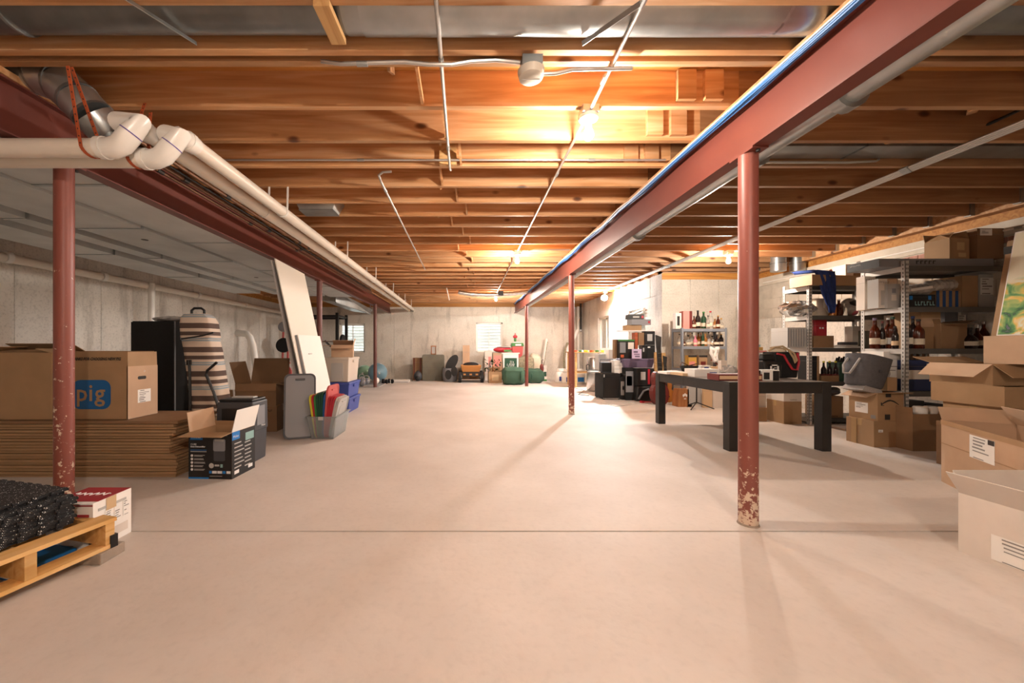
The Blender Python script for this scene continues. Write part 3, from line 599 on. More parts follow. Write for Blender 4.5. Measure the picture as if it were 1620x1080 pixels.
for q in (P(531,462,9.35), P(586,489,10.8)): MB().bar(q-Vector((0,0,.05)), (q.x,q.y,ZJ), .02, .004, up=(0,1,0)).build('hanger', 'galv', t)
t = thing('duct_boot', 'small shiny duct boot set between the joists', 'duct', (XP(508,4.4),4.35,ZJ-.02)); MB().taper(.38,.2,.5,.3,0,.14).build('body', 'galv', t); MB().box(-.2,.2,-.11,.11,-.006,0).build('flange', 'galv_dark', t)
pipe('drain_pipe', 'cream drain pipe fixed along the left wall', 'pipe', [(XL+.16,-1.5,2.33),(XL+.16,13.0,2.30)], .06, 'pvc', None, [((XL+.16,4.9,2.325),'y'),((XL+.16,6.2,2.32),'y'),((XL+.16,8.4,2.315),'y'),((XL+.16,10.2,2.31),'y')], 14, 'pvc_white')
pipe('downpipe', 'white vertical pipe dropping behind the black cabinet', 'pipe', [(XL+.22,7.1,2.36),(XL+.22,7.1,.01)], .055, 'pvc_white', None, [((XL+.22,7.1,1.0),'z')], 14, 'pvc_white')
pipe('sump_pipe', 'white bent pipe rising from the floor beside the striped bag', 'pipe', [(-4.55,8.3,.01),(-4.7,8.35,.8)]+[(-4.78,8.38,1.2),(-4.85,8.4,1.36),(-4.95,8.45,1.45),(-5.2,8.5,1.47)], .075, 'pvc_white', None, (), 14)
pipe('hose', 'upper black hose with brass fitting under the right joists', 'hose', [P(1541,206,2.9),P(1560,198,2.88),P(1600,180,2.82),P(1660,150,2.7)], .012, 'black_plastic', None, [(P(1549,203,2.9),'x')], 8, 'brass')
pipe('hose', 'lower black hose under the right joists', 'hose', [P(1541,206,2.93),P(1580,206,2.93),P(1680,206,2.93)], .011, 'black_plastic', None, [(P(1546,206,2.93),'x')], 8, 'brass')
for k, px in enumerate((1231, 1262)):
    t = thing('round_duct', ('left','right')[k]+' of two short round ducts above the flat carton', 'duct', (XP(px,6.9),6.9,0)); MB().lathe([(.12,ZP(425,6.9)-.05),(.12,ZJ+.1)], 18).build('section', 'galv', t, True); MB().lathe([(.126,ZP(418,6.9)),(.126,ZP(418,6.9)+.02)], 18).build('seam', 'galv_dark', t, True)
# ================================================================ LEFT SIDE
# pallet on a paver, with the stack of speckled rubber mats
th = math.atan2(.10, .41); pc = Vector((-1.89, 2.02, .058))
tp = thing('pallet', 'pale wooden pallet corner on a paver under rubber mats', 'pallet', pc, -th)
for x in (-.09, -.32, -.55, -.78, -1.0): MB().box(x-.09+.09-.02, x+.075, -1.2, 0, .135, .155).build('deck_board', 'pallet_wood', tp) if x != -.09 else MB().box(-.1, 0, -1.2, 0, .135, .155).build('deck_board', 'pallet_wood', tp)
for y in (-.05, -.36, -.68, -1.0): MB().box(-1.1, -.004, y, y+.042, .02, .135).build('stringer', 'pallet_wood', tp)
for x in (-.1, -.6): MB().box(x, x+.1, -1.2, 0, 0, .02).build('bottom_board', 'pallet_wood', tp)
MB().box(-.16, .003, -.03, .004, -.002, .065).build('corner_wrap', 'black_plastic', tp)
o = MB().box(-.075, .075, -.07, .07, 0, .056).build('paver', 'paver', None, bevel=.004, loc=(-1.965, 2.0, 0)); tag(o, 'rough grey-brown paver propping up the pallet corner', 'paver')
o = MB().box(-.075, .075, -.07, .07, 0, .056).build('paver', 'paver', None, bevel=.004, loc=(-2.9, 1.2, 0)); tag(o, 'paver propping up the hidden end of the pallet', 'paver')
t = thing('water_pack', 'blue plastic pack pushed under the pallet', 'pack', (-2.22,1.92,0), -th); MB().box(-.1,.1,-.12,.12,0,.05).build('body', 'blue_print', t, bevel=.01); MB().box(-.06,.06,-.121,-.119,.015,.035).build('label', 'paper', t)
nm = 11
for k in range(nm):
    w, d = .62, .62; e = random.uniform(-.012, .012); pts = [(-w/2,-d/2),(w/2,-d/2)]
    out = []; n = 9
    for s in range(4):
        for q in range(n):
            for tt, off in ((0, 0), (.5, 0), (.5, .008), (1, .008)):
                f = (q+tt)/n; L = -.31+f*.62; o2 = off-.004
                out.append([(L, -.31-o2), (.31+o2, L), (-L, .31+o2), (-.31-o2, -L)][s])
    pp = [];
    for p in out:
        if not pp or (abs(p[0]-pp[-1][0])+abs(p[1]-pp[-1][1])) > 1e-4: pp.append(p)
    m = MB().prism(pp, 0, .0145, Matrix(((1,0,0,0),(0,0,-1,0),(0,1,0,0),(0,0,0,1))) @ Matrix(((1,0,0,0),(0,1,0,0),(0,0,1,0),(0,0,0,1))))
    for i, v in enumerate(m.v): m.v[i] = (v[0], v[1] if abs(v[1]) > .1 else v[1], v[2])
    o = m.build('rubber_mat', 'speckle')
    o.rotation_euler = (0, 0, -th+random.uniform(-.03,.03)); dx = -.05 if k > nm-3 else 0
    z = min((v[2] for v in m.v)); o.location = (-2.42+e+dx+.012*math.sin(k*1.3), 1.72+random.uniform(-.01,.012), .058+.156-z+k*.0165)
    tag(o, 'black speckled rubber mat, %s from the %s of the pallet stack' % ((ORD[k], 'bottom') if k < 6 else (ORD[nm-1-k], 'top')) if k < nm-1 else 'topmost black speckled rubber mat of the pallet stack', 'mat', 'rubber mats on the pallet')
# red and white carton behind the pallet
D = (.26, .235, .27); t = thing('printed_box', 'small red and white printed box behind the pallet', 'box', (-2.05-.13, 2.05+.1175, 0)); MB().box(-.13,.13,-.1175,.1175,0,.27).build('body', 'paper', t)
decal(t, D, 't', 0, .26, .03, .235, 'red_print', 'top_print'); MB().tube([fmat(D,'t',.03+.011*k,.13+.018*math.sin(k*1.9),.003) @ Vector((0,0,0)) for k in range(19)], .004, 5).build('script_print', 'white_ink', t); decal(t, D, 'r', .075, .135, .20, .27, 'tape_clear', 'tape', .0015)
decal(t, D, 'f', 0, .26, .255, .262, 'red_print', 'stripe'); decal(t, D, 'f', .0, .24, .195, .21, 'red_print', 'stripe'); sticker(t, D, 'f', .03, .2, .03, .15, 3)
for k in range(4): sticker(t, D, 'r', .012+.056*k, .054+.056*k, .10+.008*k, .19+.008*k, k); 
decal(t, D, 'r', .03, .2, .215, .23, 'light_grey', 'stripe'); decal(t, D, 'r', .10, .21, .035, .085, 'card_white', 'notice')
# stack of flattened cartons
ns = 19; hsh = .493/ns
for k in range(ns):
    rr = random.Random(100+k); x1 = -2.53+(-.045 if 7 < k < 14 else 0)+rr.uniform(-.015,.015)+(.015 if k < 3 else 0)
    if k == ns-1: x1 = -2.50
    t = thing('flattened_carton', ('flattened cardboard carton, %s from the %s of the stack' % ((ORD[k], 'floor') if k < 10 else (ORD[ns-1-k], 'top'))) if k < ns-1 else 'topmost flattened carton under the pig box', 'cardboard', (0,3.25,k*hsh), 0, 'flattened cartons in the left stack')
    y0 = rr.uniform(-.015,.015); m = 'card' if k < ns-1 else 'card_dark'
    MB().box(-4.6, x1, y0, .56+y0, .0005, hsh*.52).build('sheet', m, t); MB().box(-4.6, x1-.006, y0+.006, .555+y0, hsh*.52, hsh*.80).build('sheet', m, t)
# two cartons on the stack
ZS = .494
t = carton('plain brown carton left of the scratched column, topmost on the stack', (-3.98,3.46,ZS), .62, .33, .59, R(1), {'f': (-80,.16),'b': (-60,.17),'l': (-70,.16),'r': (-75,.15)}, 'card')
W_, D_, H_ = .66, .32, .47
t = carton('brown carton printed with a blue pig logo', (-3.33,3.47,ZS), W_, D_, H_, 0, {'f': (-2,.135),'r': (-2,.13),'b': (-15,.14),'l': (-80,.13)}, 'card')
DD = (W_, D_, .61); decal(t, DD, 'f', .17, .51, .09, .35, 'pig_blue', 'logo_panel', r=.07)
[lettering(t, DD, 'f', u_, .165, .215, c_, 'card', .004, 'CENTER', .0025, 1.0, name='letter') for c_, u_ in (('p',.255),('i',.335),('g',.415))]; lettering(t, DD, 'f', .60, .525, .036, 'THANKS FOR CHOOSING NEW PIG', 'ink', .003, 'RIGHT', .0012, .78, shear=.2)
decal(t, (W_,D_,H_), 'r', .1, .19, .345, .375, 'ink', 'hand_hole', r=.014); sticker(t, (W_,D_,H_), 'r', .10, .24, .13, .25, 8); MB().lathe([(.006,0),(.006,.003)],8,fmat((W_,D_,H_),'r',.17,.42,0)).build('staple','steel',t)
decal(t, DD, 'r', 0, .32, 0, .001, 'card_white', 'edge')
o = MB().box(-.005,.005,-.16,.16,0,.47).build('painted_lit_side', 'card_light', t, loc=(W_/2-.0035,0,0))  # lighter sheet paints the lit right face of the carton
# dehumidifier carton
DW = (.385, .32, .40); t = carton('black printed dehumidifier carton standing open', (-2.185,3.365,0), *DW, R(-3), {'f': (95,.13,.0,'card'),'l': (8,.17,0,'card_light'),'r': (14,.20,.0,'paper'),'b': (-8,.04)}, 'card')
for f, a in (('f', .385), ('r', .32)): decal(t, DW, f, 0, a, 0, .398, 'black_plastic', 'printed_face', .0005)
L_ = .0035
decal(t, DW, 'f', .015, .125, .335, .40, 'blue_print', 'brand_panel', .002); lettering(t, DW, 'f', .028, .352, .034, 'Midea', 'white_ink', .005, bold=.0008)
lettering(t, DW, 'f', .018, .29, .022, 'CUBE', 'white_ink', L_); lettering(t, DW, 'f', .018, .272, .0165, 'Smart Dehumidifier', 'white_ink', L_, bold=.0006)
decal(t, DW, 'f', .018, .16, .246, .25, 'blue_print', 'rule', .002); decal(t, DW, 'f', .018, .16, .232, .238, 'light_grey', 'rule', .002)
for k in range(5):
    v = .195-.03*k; MB().lathe([(.011,0),(.011,.0015)], 14, fmat(DW,'f',.03,v+.005,.002)).build('icon', 'white_ink', t); decal(t, DW, 'f', .05, .145-.012*(k % 2), v+.006, v+.010, 'light_grey', 'rule', .002); decal(t, DW, 'f', .05, .125+.012*(k % 3), v-.002, v+.002, 'light_grey', 'rule', .002)
pr = decal(t, DW, 'f', .225, .325, .155, .335, 'dark_grey', 'product_picture', .002, r=.012); decal(t, DW, 'f', .222, .328, .24, .345, 'mid_grey', 'product_picture', .0025, r=.014); decal(t, DW, 'f', .235, .315, .325, .343, 'light_grey', 'product_picture', .0045, r=.006)
MB().lathe([(.022,0),(.022,.0015)],16,fmat(DW,'f',.205,.115,.002)).build('icon','light_grey',t); decal(t, DW, 'f', .235, .275, .11, .125, 'light_grey', 'rule', .002); decal(t, DW, 'f', .285, .305, .10, .128, 'teal', 'icon', .002)
for u0, u1, m in ((.185,.205,'blue_print'),(.212,.252,'white_ink'),(.258,.30,'white_ink'),(.305,.33,'blue_print'),(.34,.375,'white_ink')): decal(t, DW, 'f', u0, u1, .048, .07, m, 'badge', .002)
decal(t, DW, 'f', 0, .18, 0, .014, 'blue_print', 'rule', .002); decal(t, DW, 'f', .19, .30, .022, .028, 'ink_grey', 'rule', .002)
marks(t, DW, 'f', .29, .372, .012, 7, 'light_grey')
decal(t, DW, 'r', .0, .1, .33, .40, 'blue_print', 'brand_panel', .002); lettering(t, DW, 'r', .01, .35, .03, 'Midea', 'white_ink', .005); decal(t, DW, 'r', .18, .3, .29, .36, 'teal', 'chart', .002)
for k in range(7): decal(t, DW, 'r', .03, .12+.02*(k % 3), .29-.035*k, .30-.035*k, 'light_grey', 'rule', .002); decal(t, DW, 'r', .17, .25+.015*(k % 2), .27-.035*k, .28-.035*k, 'light_grey', 'rule', .002)
for u in (.03, .22): decal(t, DW, 'r', u, u+.06, .03, .06, 'white_ink', 'badge', .002)
# cube dehumidifier
t = thing('dehumidifier', 'charcoal cube dehumidifier behind its open carton', 'dehumidifier', (-2.235,3.75,0), R(0))
MB().taper(.33,.25,.35,.27,0,.32).build('bucket', 'dark_grey', t, bevel=.015); MB().taper(.36,.285,.35,.28,.30,.60).build('housing', 'dark_grey', t, bevel=.015); MB().box(-.165,.165,-.125,.125,.60,.625).build('lid', 'black_plastic', t, bevel=.01)
MB().box(.178,.183,-.07,.07,.36,.55).build('grille', 'mid_grey', t); MB().box(-.2,-.175,-.1,.02,.50,.53).build('handle', 'black_plastic', t); MB().box(-.10,.12,-.03,.05,.625,.64).build('control_panel', 'light_grey', t, bevel=.004)
MB().box(-.12,.12,-.146,-.142,.36,.54).build('front_grille', 'black_plastic', t); lettering(t, (.36,.285,.6), 'r', .14, .34, .03, 'Midea', 'white_ink', .006)
# black cabinet and striped bag
t = thing('cabinet', 'tall black cabinet beside the striped bag', 'cabinet', (-3.60,4.50,0)); MB().box(-.26,.24,-.18,.2,0,1.44).build('body', 'black_matte', t); MB().box(-.26,.24,-.2,-.182,.02,1.43).build('door', 'black_matte', t); MB().box(.236,.243,-.2,-.18,.0,1.44).build('edge_strip', 'mid_grey', t)
t = thing('plastic_bag', 'crumpled clear plastic bag on the black cabinet', 'bag', (-3.52,4.47,1.44)); m = MB(); m.ball((0,0,.03),(.22,.13,.03),16,6)
for i, v in enumerate(m.v): m.v[i] = (v[0]+random.uniform(-.012,.012), v[1]+random.uniform(-.012,.012), max(0, v[2]+random.uniform(-.008,.014)))
m.build('film', 'plastic_wrap', t); MB().ball((.16,-.03,.02),(.04,.03,.02),8,4).build('knot', 'plastic_wrap', t)
b0, b1 = P(344,690,4.2), P(313,497,4.3); b0.z = .02
t = thing('striped_bag', 'tall brown and cream striped travel bag leaning on the cabinet', 'bag', (b0.x,b0.y,0)); ax = b1-b0
m = MB(); lv = [(0,.15,.11),(.03,.18,.13),(.25,.185,.135),(.5,.18,.135),(.72,.175,.13),(.80,.165,.125),(.81,.175,.13),(.93,.175,.12),(.975,.16,.11),(1,.12,.08)]; nn = 20
for (f, a, b) in lv:
    for k in range(nn):
        q = 2*math.pi*k/nn; ca, sa = math.cos(q), math.sin(q); ex = .5; x = a*abs(ca)**ex*(1 if ca > 0 else -1); y = b*abs(sa)**ex*(1 if sa > 0 else -1)
        m.v.append((ax.x*f+x+.006*math.sin(9*f*6+k), ax.y*f+y+.008*math.sin(f*31+k*2), .02+ax.z*f+.02*x))
for i in range(len(lv)-1):
    for k in range(nn): a = i*nn+k; b = i*nn+(k+1) % nn; m.f.append((a,b,b+nn,a+nn))
m.f.append(tuple(range(nn))[::-1]); m.f.append(tuple((len(lv)-1)*nn+k for k in range(nn)))
m.build('body', 'stripe_fabric', t, True)
tx, ty, tz = ax.x, ax.y, ax.z+.02
MB().tube([(tx-.07,ty,tz-.02),(tx-.07,ty,tz+.045),(tx-.04,ty,tz+.07),(tx+.04,ty,tz+.07),(tx+.075,ty,tz+.045),(tx+.075,ty,tz-.02)], .014, 8).build('handle', 'black_plastic', t, True)
def on(px, py, lift=0): p = P(px, py, 4.05-lift); return p-Vector((b0.x,b0.y,0))
MB().tube([on(343,573),(on(328,586)),on(326,592),on(338,620),on(346,645),on(352,662)], .014, 6).build('shoulder_strap', 'black_plastic', t, True); MB().tube([on(299,570),on(300,585),on(301,640),on(300,670)], .014, 6).build('strap', 'black_plastic', t, True)
MB().bar(on(287,536),on(320,531),.012,.016).build('zip', 'black_plastic', t); MB().bar(on(320,531),on(338,526),.012,.016).build('zip', 'black_plastic', t); MB().cbox(on(299,573),(.045,.02,.055)).build('buckle', 'black_plastic', t)
# three cartons beyond
t = carton('lower brown carton under the tall-flapped carton', (-2.82,5.2,0), .55, .42, .345, R(4), None, 'card_dark'); marks(t, (.55,.42,.345), 'f', .27, .27, .035, 9, 'ink'); marks(t, (.55,.42,.345), 'f', .35, .31, .025, 5, 'ink')
t = carton('open carton with one tall flap standing up', (-2.82,5.2,.347), .53, .42, .30, R(4), {'b': (14,.34,.01,'card_dark'),'l': (15,.30),'f': (172,.1),'r': (100,.1)}, 'card_dark')
t = carton('small open brown carton left of the tall-flapped carton', (-3.12,4.9,0), .26, .2, .35, R(5), {'f': (4,.24,.01,'card_dark'),'r': (30,.1)}, 'card_dark')
o = MB().box(-.2,.2,-.1,.1,0,.04).build('floor_vent', 'dark_grey', None, bevel=.01, loc=(-3.75,6.2,0)); tag(o, 'dark flat tray on the floor by the left wall', 'tray')
# leaning boards
def panel(name, label, bl, br, tl, th_, mat, group=None):
    bl, br, tl = Vector(bl), Vector(br), Vector(tl); u = br-bl; v = tl-bl; n = u.cross(v).normalized()*th_
    t = thing(name, label, 'board', bl); z = Vector((0,0,0))
    vs = [z, u, u+v, v]; vs = vs+[p+n for p in vs]; m = MB().add(vs, [(0,3,2,1),(4,5,6,7),(0,1,5,4),(1,2,6,5),(2,3,7,6),(3,0,4,7)]); m.build('sheet', mat, t); return t, u, v, n
panel('drywall_sheet', 'tall cream drywall sheet leaning on the left beam', (-2.02,4.92,.0), (-2.08,5.95,.0), (-2.50,4.88,2.30), .013, 'drywall')
panel('drywall_sheet', 'grey-backed sheet behind the tall drywall sheet', (-2.11,4.90,.0), (-2.17,5.9,.0), (-2.545,4.87,2.28), .018, 'fabric_light')
t, u, v, n = panel('white_shelf_board', 'short white board leaning on the drywall sheet', (-1.985,4.98,.0), (-1.93,5.60,.0), (-2.27,5.0,1.30), .03, 'white_board')
MB().bar((0,0,0), v, .012, .035).build('edge', 'mid_grey', t); MB().cbox(u*.35+v*.8-Vector((0,0,0))+n*1.02, (.012,.1,.012)).build('bracket', 'light_grey', t)
# lids, clear bin
def lid(label, c, w, h, mat, rx=0, rz=R(90), group=None, dark=None, panelw=True, name='tote_lid'):
    t = thing(name, label, 'lid', c, 0, group, tilt=Euler((rx, 0, rz)))
    MB().prism(rrect(w, h, w*.18, 5, 0, h/2), 0, .016).build('plate', mat, t); m = MB()
    o, i = rrect(w+.012, h+.012, w*.18, 5, 0, h/2), rrect(w-.03, h-.03, w*.15, 5, 0, h/2); nn = len(o)
    m.v = [(p[0],-.006,p[1]) for p in o]+[(p[0],.018,p[1]) for p in o]+[(p[0],-.006,p[1]) for p in i]; 
    for k in range(nn): q = (k+1) % nn; m.f += [(k,q,q+nn,k+nn), (k,k+2*nn,q+2*nn,q)]
    m.build('rim', dark or mat, t)
    if panelw: MB().prism(rrect(w*.55, h*.62, w*.1, 4, 0, h*.5), -.004, 0).build('inset', mat, t); MB().box(-w*.16,w*.16,-.012,0,h*.9,h*.93).build('latch', dark or mat, t)
    return t
lid('grey rectangular tote lid leaning upright beside the clear bin', (-2.04,4.60,.012), .36, .80, 'mid_grey', R(-13), R(22), None, 'dark_grey')
cb = thing('storage_bin', 'clear plastic bin holding upright coloured lids', 'bin', (-1.76,4.83,0)); bw0, bw1, bd0, bd1, bh = .27, .36, .46, .54, .285; m = MB()
o = [(-bw0/2,-bd0/2,0),(bw0/2,-bd0/2,0),(bw0/2,bd0/2,0),(-bw0/2,bd0/2,0),(-bw1/2,-bd1/2,bh),(bw1/2,-bd1/2,bh),(bw1/2,bd1/2,bh),(-bw1/2,bd1/2,bh)]; k = .004
i = [(x*(1-k/.13), y*(1-k/.2), z+(k if z == 0 else 0)) for x, y, z in o]; m.add(o+i, [(0,3,2,1),(0,1,5,4),(1,2,6,5),(2,3,7,6),(3,0,4,7),(8,9,10,11),(8,12,13,9),(9,13,14,10),(10,14,15,11),(11,15,12,8),(4,5,13,12),(5,6,14,13),(6,7,15,14),(7,4,12,15)]); m.build('tub', 'clear_tote', cb)
m = MB()
for a in ((-bw1/2-.012,bw1/2+.012,-bd1/2-.012,-bd1/2),(-bw1/2-.012,bw1/2+.012,bd1/2,bd1/2+.012),(-bw1/2-.012,-bw1/2,-bd1/2,bd1/2),(bw1/2,bw1/2+.012,-bd1/2,bd1/2)): m.box(*a, bh-.012, bh)
m.build('rim', 'clear_tote', cb); MB().box(-.03,.03,-bd1/2-.018,-bd1/2-.012,bh-.04,bh).build('latch', 'light_grey', cb)
cols = [('yellow','yellow lid standing leftmost in the clear bin',.55),('red_lid','red lid next to the yellow one in the clear bin',.55),('green_lid','bright green lid in the clear bin',.55),('dark_green','first dark green lid in the clear bin',.57),('dark_green','middle dark green lid in the clear bin',.58),('dark_green','last dark green lid beside the blue one',.58),('blue_lid','narrow blue lid in the clear bin',.57),('red_soft','tall faded red lid with a label strip in the clear bin',.66),('red_lid','left one of three short red lids in the clear bin',.53),('red_lid','middle one of three short red lids in the clear bin',.53),('red_lid','right one of three short red lids in the clear bin',.53),('light_grey','grey lid near the right end of the clear bin',.52),('light_grey','grey lid rightmost in the clear bin',.51)]
for k, (c, lb, h) in enumerate(cols): lid(lb, (-1.845+.014*k,4.83,.008), .40, h-.02, c, R(-9+1.9*k), R(90), 'coloured lids in the clear bin')
# stacked totes
def tote(label, c, w, d, h, mat, rz=0, lidmat=None, group=None, seam=None):
    t = thing('storage_tote', label, 'tote', c, rz, group); MB().taper(w*.88,d*.88,w,d,0,h-.03).build('tub', mat, t, bevel=.012); MB().taper(w*1.04,d*1.04,w*1.04,d*1.04,h-.04,h-.012).build('rim', mat, t, bevel=.006)
    MB().taper(w*1.03,d*1.03,w*.98,d*.98,h-.012,h).build('lid', lidmat or mat, t, bevel=.004)
    if seam: MB().prism(rrect(w*.5,h*.75,.04,4,0,h*.42), -d*.49, -d*.47).build('inset', seam, t)
    for s in (-1, 1): MB().box(s*w*.5-.015,s*w*.5+.015,-.08,.08,h-.09,h-.05).build('handle', mat, t)
    return t
tote('lower blue tote of the left stack', (-2.19,6.72,0), .42, .66, .265, 'royal', 0, group='blue totes'); tote('upper blue tote under the beige tote', (-2.19,6.70,.268), .42, .66, .265, 'royal', 0, group='blue totes')
tote('beige tote on the blue totes, holding a carton on top', (-2.19,6.68,.536), .41, .62, .43, 'beige_tote', 0, None, None, 'light_grey')
t = carton('tilted open carton lying on the beige tote', (-2.16,6.6,.968), .36, .36, .21, R(14), {'f': (110,.16),'l': (95,.18),'r': (15,.12),'b': (-60,.17)}, 'card_light', tilt=(0,R(0),R(14))); marks(t, (.36,.36,.21), 'f', .20, .12, .03, 5, 'ink_grey')
# ================================================================ RIGHT SIDE
def shelf_unit(name, label, x0, x1, y0, y1, levels, ztop, mat, deck, slots=True, pw=.042):
    t = thing(name, label, 'shelf', (x0, y0, 0)); w, d = x1-x0, y1-y0
    for i, (sx, sy) in enumerate(((0,0),(1,0),(0,1),(1,1))):
        X, Y = sx*w, sy*d; a = 1 if sx == 0 else -1; b = 1 if sy == 0 else -1; m = MB()
        m.box(min(X,X+a*pw), max(X,X+a*pw), min(Y,Y+b*.004), max(Y,Y+b*.004), 0, ztop); m.box(min(X,X+a*.004), max(X,X+a*.004), min(Y,Y+b*pw), max(Y,Y+b*pw), 0, ztop)
        p = m.build('post', mat, t)
        if slots and sx == 0:
            h = MB(); z = .05
            while z < ztop-.03:
                h.box(X+.010, X+.018, Y-b*.0005, Y-b*.0005+b*.0055, z, z+.022); h.box(X+.026, X+.034, Y-b*.0005, Y-b*.0005+b*.0055, z, z+.022); h.box(X-.0008, X+.005, Y+b*.018, Y+b*.026, z, z+.022); z += .046
            h = h.build('slots', 'ink', p); h['kind'] = 'stuff'
    for z in levels:
        MB().box(.006, w-.006, .006, d-.006, z-.016, z).build('deck', deck, t)
        for a in ((.004,w-.004,.0045,.018),(.004,w-.004,d-.018,d-.0045)): MB().box(a[0],a[1],a[2],a[3],z-.06,z-.002).build('shelf_beam', 'deck_and_beam_shade' if mat == 'shelf_grey' else mat, t)  # front and back beams coloured darker to paint their unlit faces
        for x in (.0045, w-.018): MB().box(x, x+.0135, .018, d-.018, z-.06, z-.002).build('shelf_beam', mat, t)
    return t
S1L = (.09,.626,1.13,1.606,2.045); S2L = (.10,.63,1.12,1.60,2.07)
shelf_unit('metal_shelf', 'farther grey metal shelf with the blue cloth hanging from its top', 5.09, 6.24, 5.49, 5.95, S1L, 2.10, 'shelf_grey', 'deck_and_beam_shade')
shelf_unit('metal_shelf', 'nearer grey metal shelf loaded with cartons and bottles', 5.05, 6.24, 4.26, 4.74, S2L, 2.13, 'shelf_grey', 'deck_and_beam_shade')
shelf_unit('bottle_shelf', 'blue-grey metal shelf crowded with bottles by the return wall', 4.33, 5.24, 7.42, 7.78, (.42,.73,1.165,1.515), 1.53, 'shelf_blue', 'pale_wood', False)
def ibx(px0, px1, ytop, Y, z0):
    a, b = XP(px0, Y), XP(px1, Y); return (a+b)/2, b-a, max(.01, ZP(ytop, Y)-z0)
def pbox(label, px0, px1, ytop, Y, d, z0, mat, name='cardboard_box', deco=None, flaps=None, rz=0, cat='box', tape=False, group=None):
    x, w, h = ibx(px0, px1, ytop, Y, z0)
    t = carton(label, (x, Y+d/2, z0+.001), w, d, h, rz, flaps, mat, name, group, tape and mat.startswith('card'), cat=cat)
    if not flaps and not (tape and mat.startswith('card')): MB().box(-w/2-.001, w/2+.001, -d/2-.001, d/2+.001, h*.80, h*.805).build('lid_seam', 'ink_grey', t)
    if deco:
        for q in deco:
            k = q[0]
            if k == 's': sticker(t, (w,d,h), q[1], q[2]*w, q[3]*w, q[4]*h, q[5]*h, hash(label) % 99) if q[1] in 'fb' else sticker(t, (w,d,h), q[1], q[2]*d, q[3]*d, q[4]*h, q[5]*h, 5)
            if k == 'p': L = w if q[1] in 'fb' else d; decal(t, (w,d,h), q[1], q[2]*L, q[3]*L, q[4]*h, q[5]*h, q[6], 'printed_panel', q[7] if len(q) > 7 else .001)
            if k == 't': L = w if q[1] in 'fb' else d; marks(t, (w,d,h), q[1], q[2]*L, q[3]*h, q[4]*h, q[5], q[6], q[7] if len(q) > 7 else 1)
    return t
BOT = {'whisky': [(.9,0),(1,.02),(1,.58),(.85,.66),(.38,.76),(.34,.92),(.38,.93),(.38,.95)], 'wine': [(.9,0),(1,.02),(1,.55),(.9,.62),(.42,.74),(.36,.93),(.4,.94),(.4,.95)], 'squat': [(.95,0),(1.05,.03),(1.15,.25),(1.1,.45),(.6,.6),(.35,.66),(.33,.86),(.4,.88),(.4,.9)], 'flask': [(.8,0),(.95,.04),(1.15,.3),(1.0,.55),(.5,.7),(.3,.78),(.3,.95),(.32,.95)]}
def bottle(label, px, ytop, Y, z0, wpx, glass, cap, lab='paper', kind='whisky', group=None):
    h = ZP(ytop, Y)-z0; r = wpx*Y/FPX/2; t = thing('bottle', label, 'bottle', (XP(px,Y), Y, z0+.001), 0, group); pf = BOT[kind]
    MB().lathe([(q*r, z*h) for q, z in pf], 12).build('glass', glass, t, True)
    MB().lathe([(r*.42, h*pf[-1][1]*.97), (r*.44, h)], 10).build('cap', cap, t, True)
    if lab: rm = max(q for q, z in pf); MB().lathe([(rm*r*1.02, h*.14), (rm*r*1.02, h*.34)], 12).build('label', lab, t, True)
    return t
# ---- nearer shelf (S2)
z = S2L[4]
pbox('long flat grey carton lying on top of the nearer shelf', 1391, 1572, 409, 4.32, .36, z, 'mid_grey', deco=[('t','f',.32,.35,.5,5,'ink',1.4),('p','l',.0,1,.0,1,'black_plastic'),('t','l',.1,.62,.18,13,'white_ink',.8)])
t = carton('tilted brown carton with tape patches on the nearer shelf top', (5.755,4.44,z+.098), .27, .22, .235, R(6), {'f': (-55,.1),'l': (-40,.1),'b': (10,.1),'r': (-20,.1)}, 'card'); decal(t, (.27,.22,.235), 'f', .1, .2, .1, .19, 'tape_clear', 'tape'); decal(t, (.27,.22,.235), 'f', .12, .22, .02, .07, 'tape_clear', 'tape')
pbox('dark brown carton with a barcode label, highest on the nearer shelf', 1546, 1588, 361, 4.32, .28, z+.098, 'card_dark', deco=[('s','f',.1,.55,.76,.98)])
z = S2L[3]
pbox('white decanter gift box on the upper level of the nearer shelf', 1368, 1385, 437, 4.62, .1, z, 'card_white', 'gift_box', [('p','f',.3,.7,.1,.7,'light_grey'),('t','f',.1,.84,.1,6,'ink_grey')])
pbox('white bottle box with a dark spine beside the front post', 1390, 1404, 441, 4.40, .12, z, 'card_white', 'gift_box', [('p','f',.25,.75,.1,.6,'light_grey'),('p','l',0,1,0,1,'light_grey'),('t','f',.1,.85,.08,6,'ink_grey')])
t = pbox('silver-grey gift bag on the upper level of the nearer shelf', 1404, 1424, 449, 4.37, .09, z, 'light_grey', 'gift_bag', [('p','f',.3,.7,.3,.55,'card_white'),('p','f',.35,.65,.62,.8,'mid_grey')], cat='bag'); MB().box(-.02,.02,.02,.03,.2,.255).build('handle', 'white_plastic', t)
t = thing('wrapped_package', 'long package in crinkled clear wrap on the nearer shelf', 'package', (XP(1478,4.36),4.46,z+.145)); m = MB()
for k in range(25):
    f = k/24; rr = .075*(1-.45*abs(f-.6)) * (1+.12*math.sin(k*2.3)); m.tube([(f*.72-.36,0,.02+.05*f+.012*math.sin(k)),((f+.042)*.72-.36,0,.02+.05*f)], rr, 10)
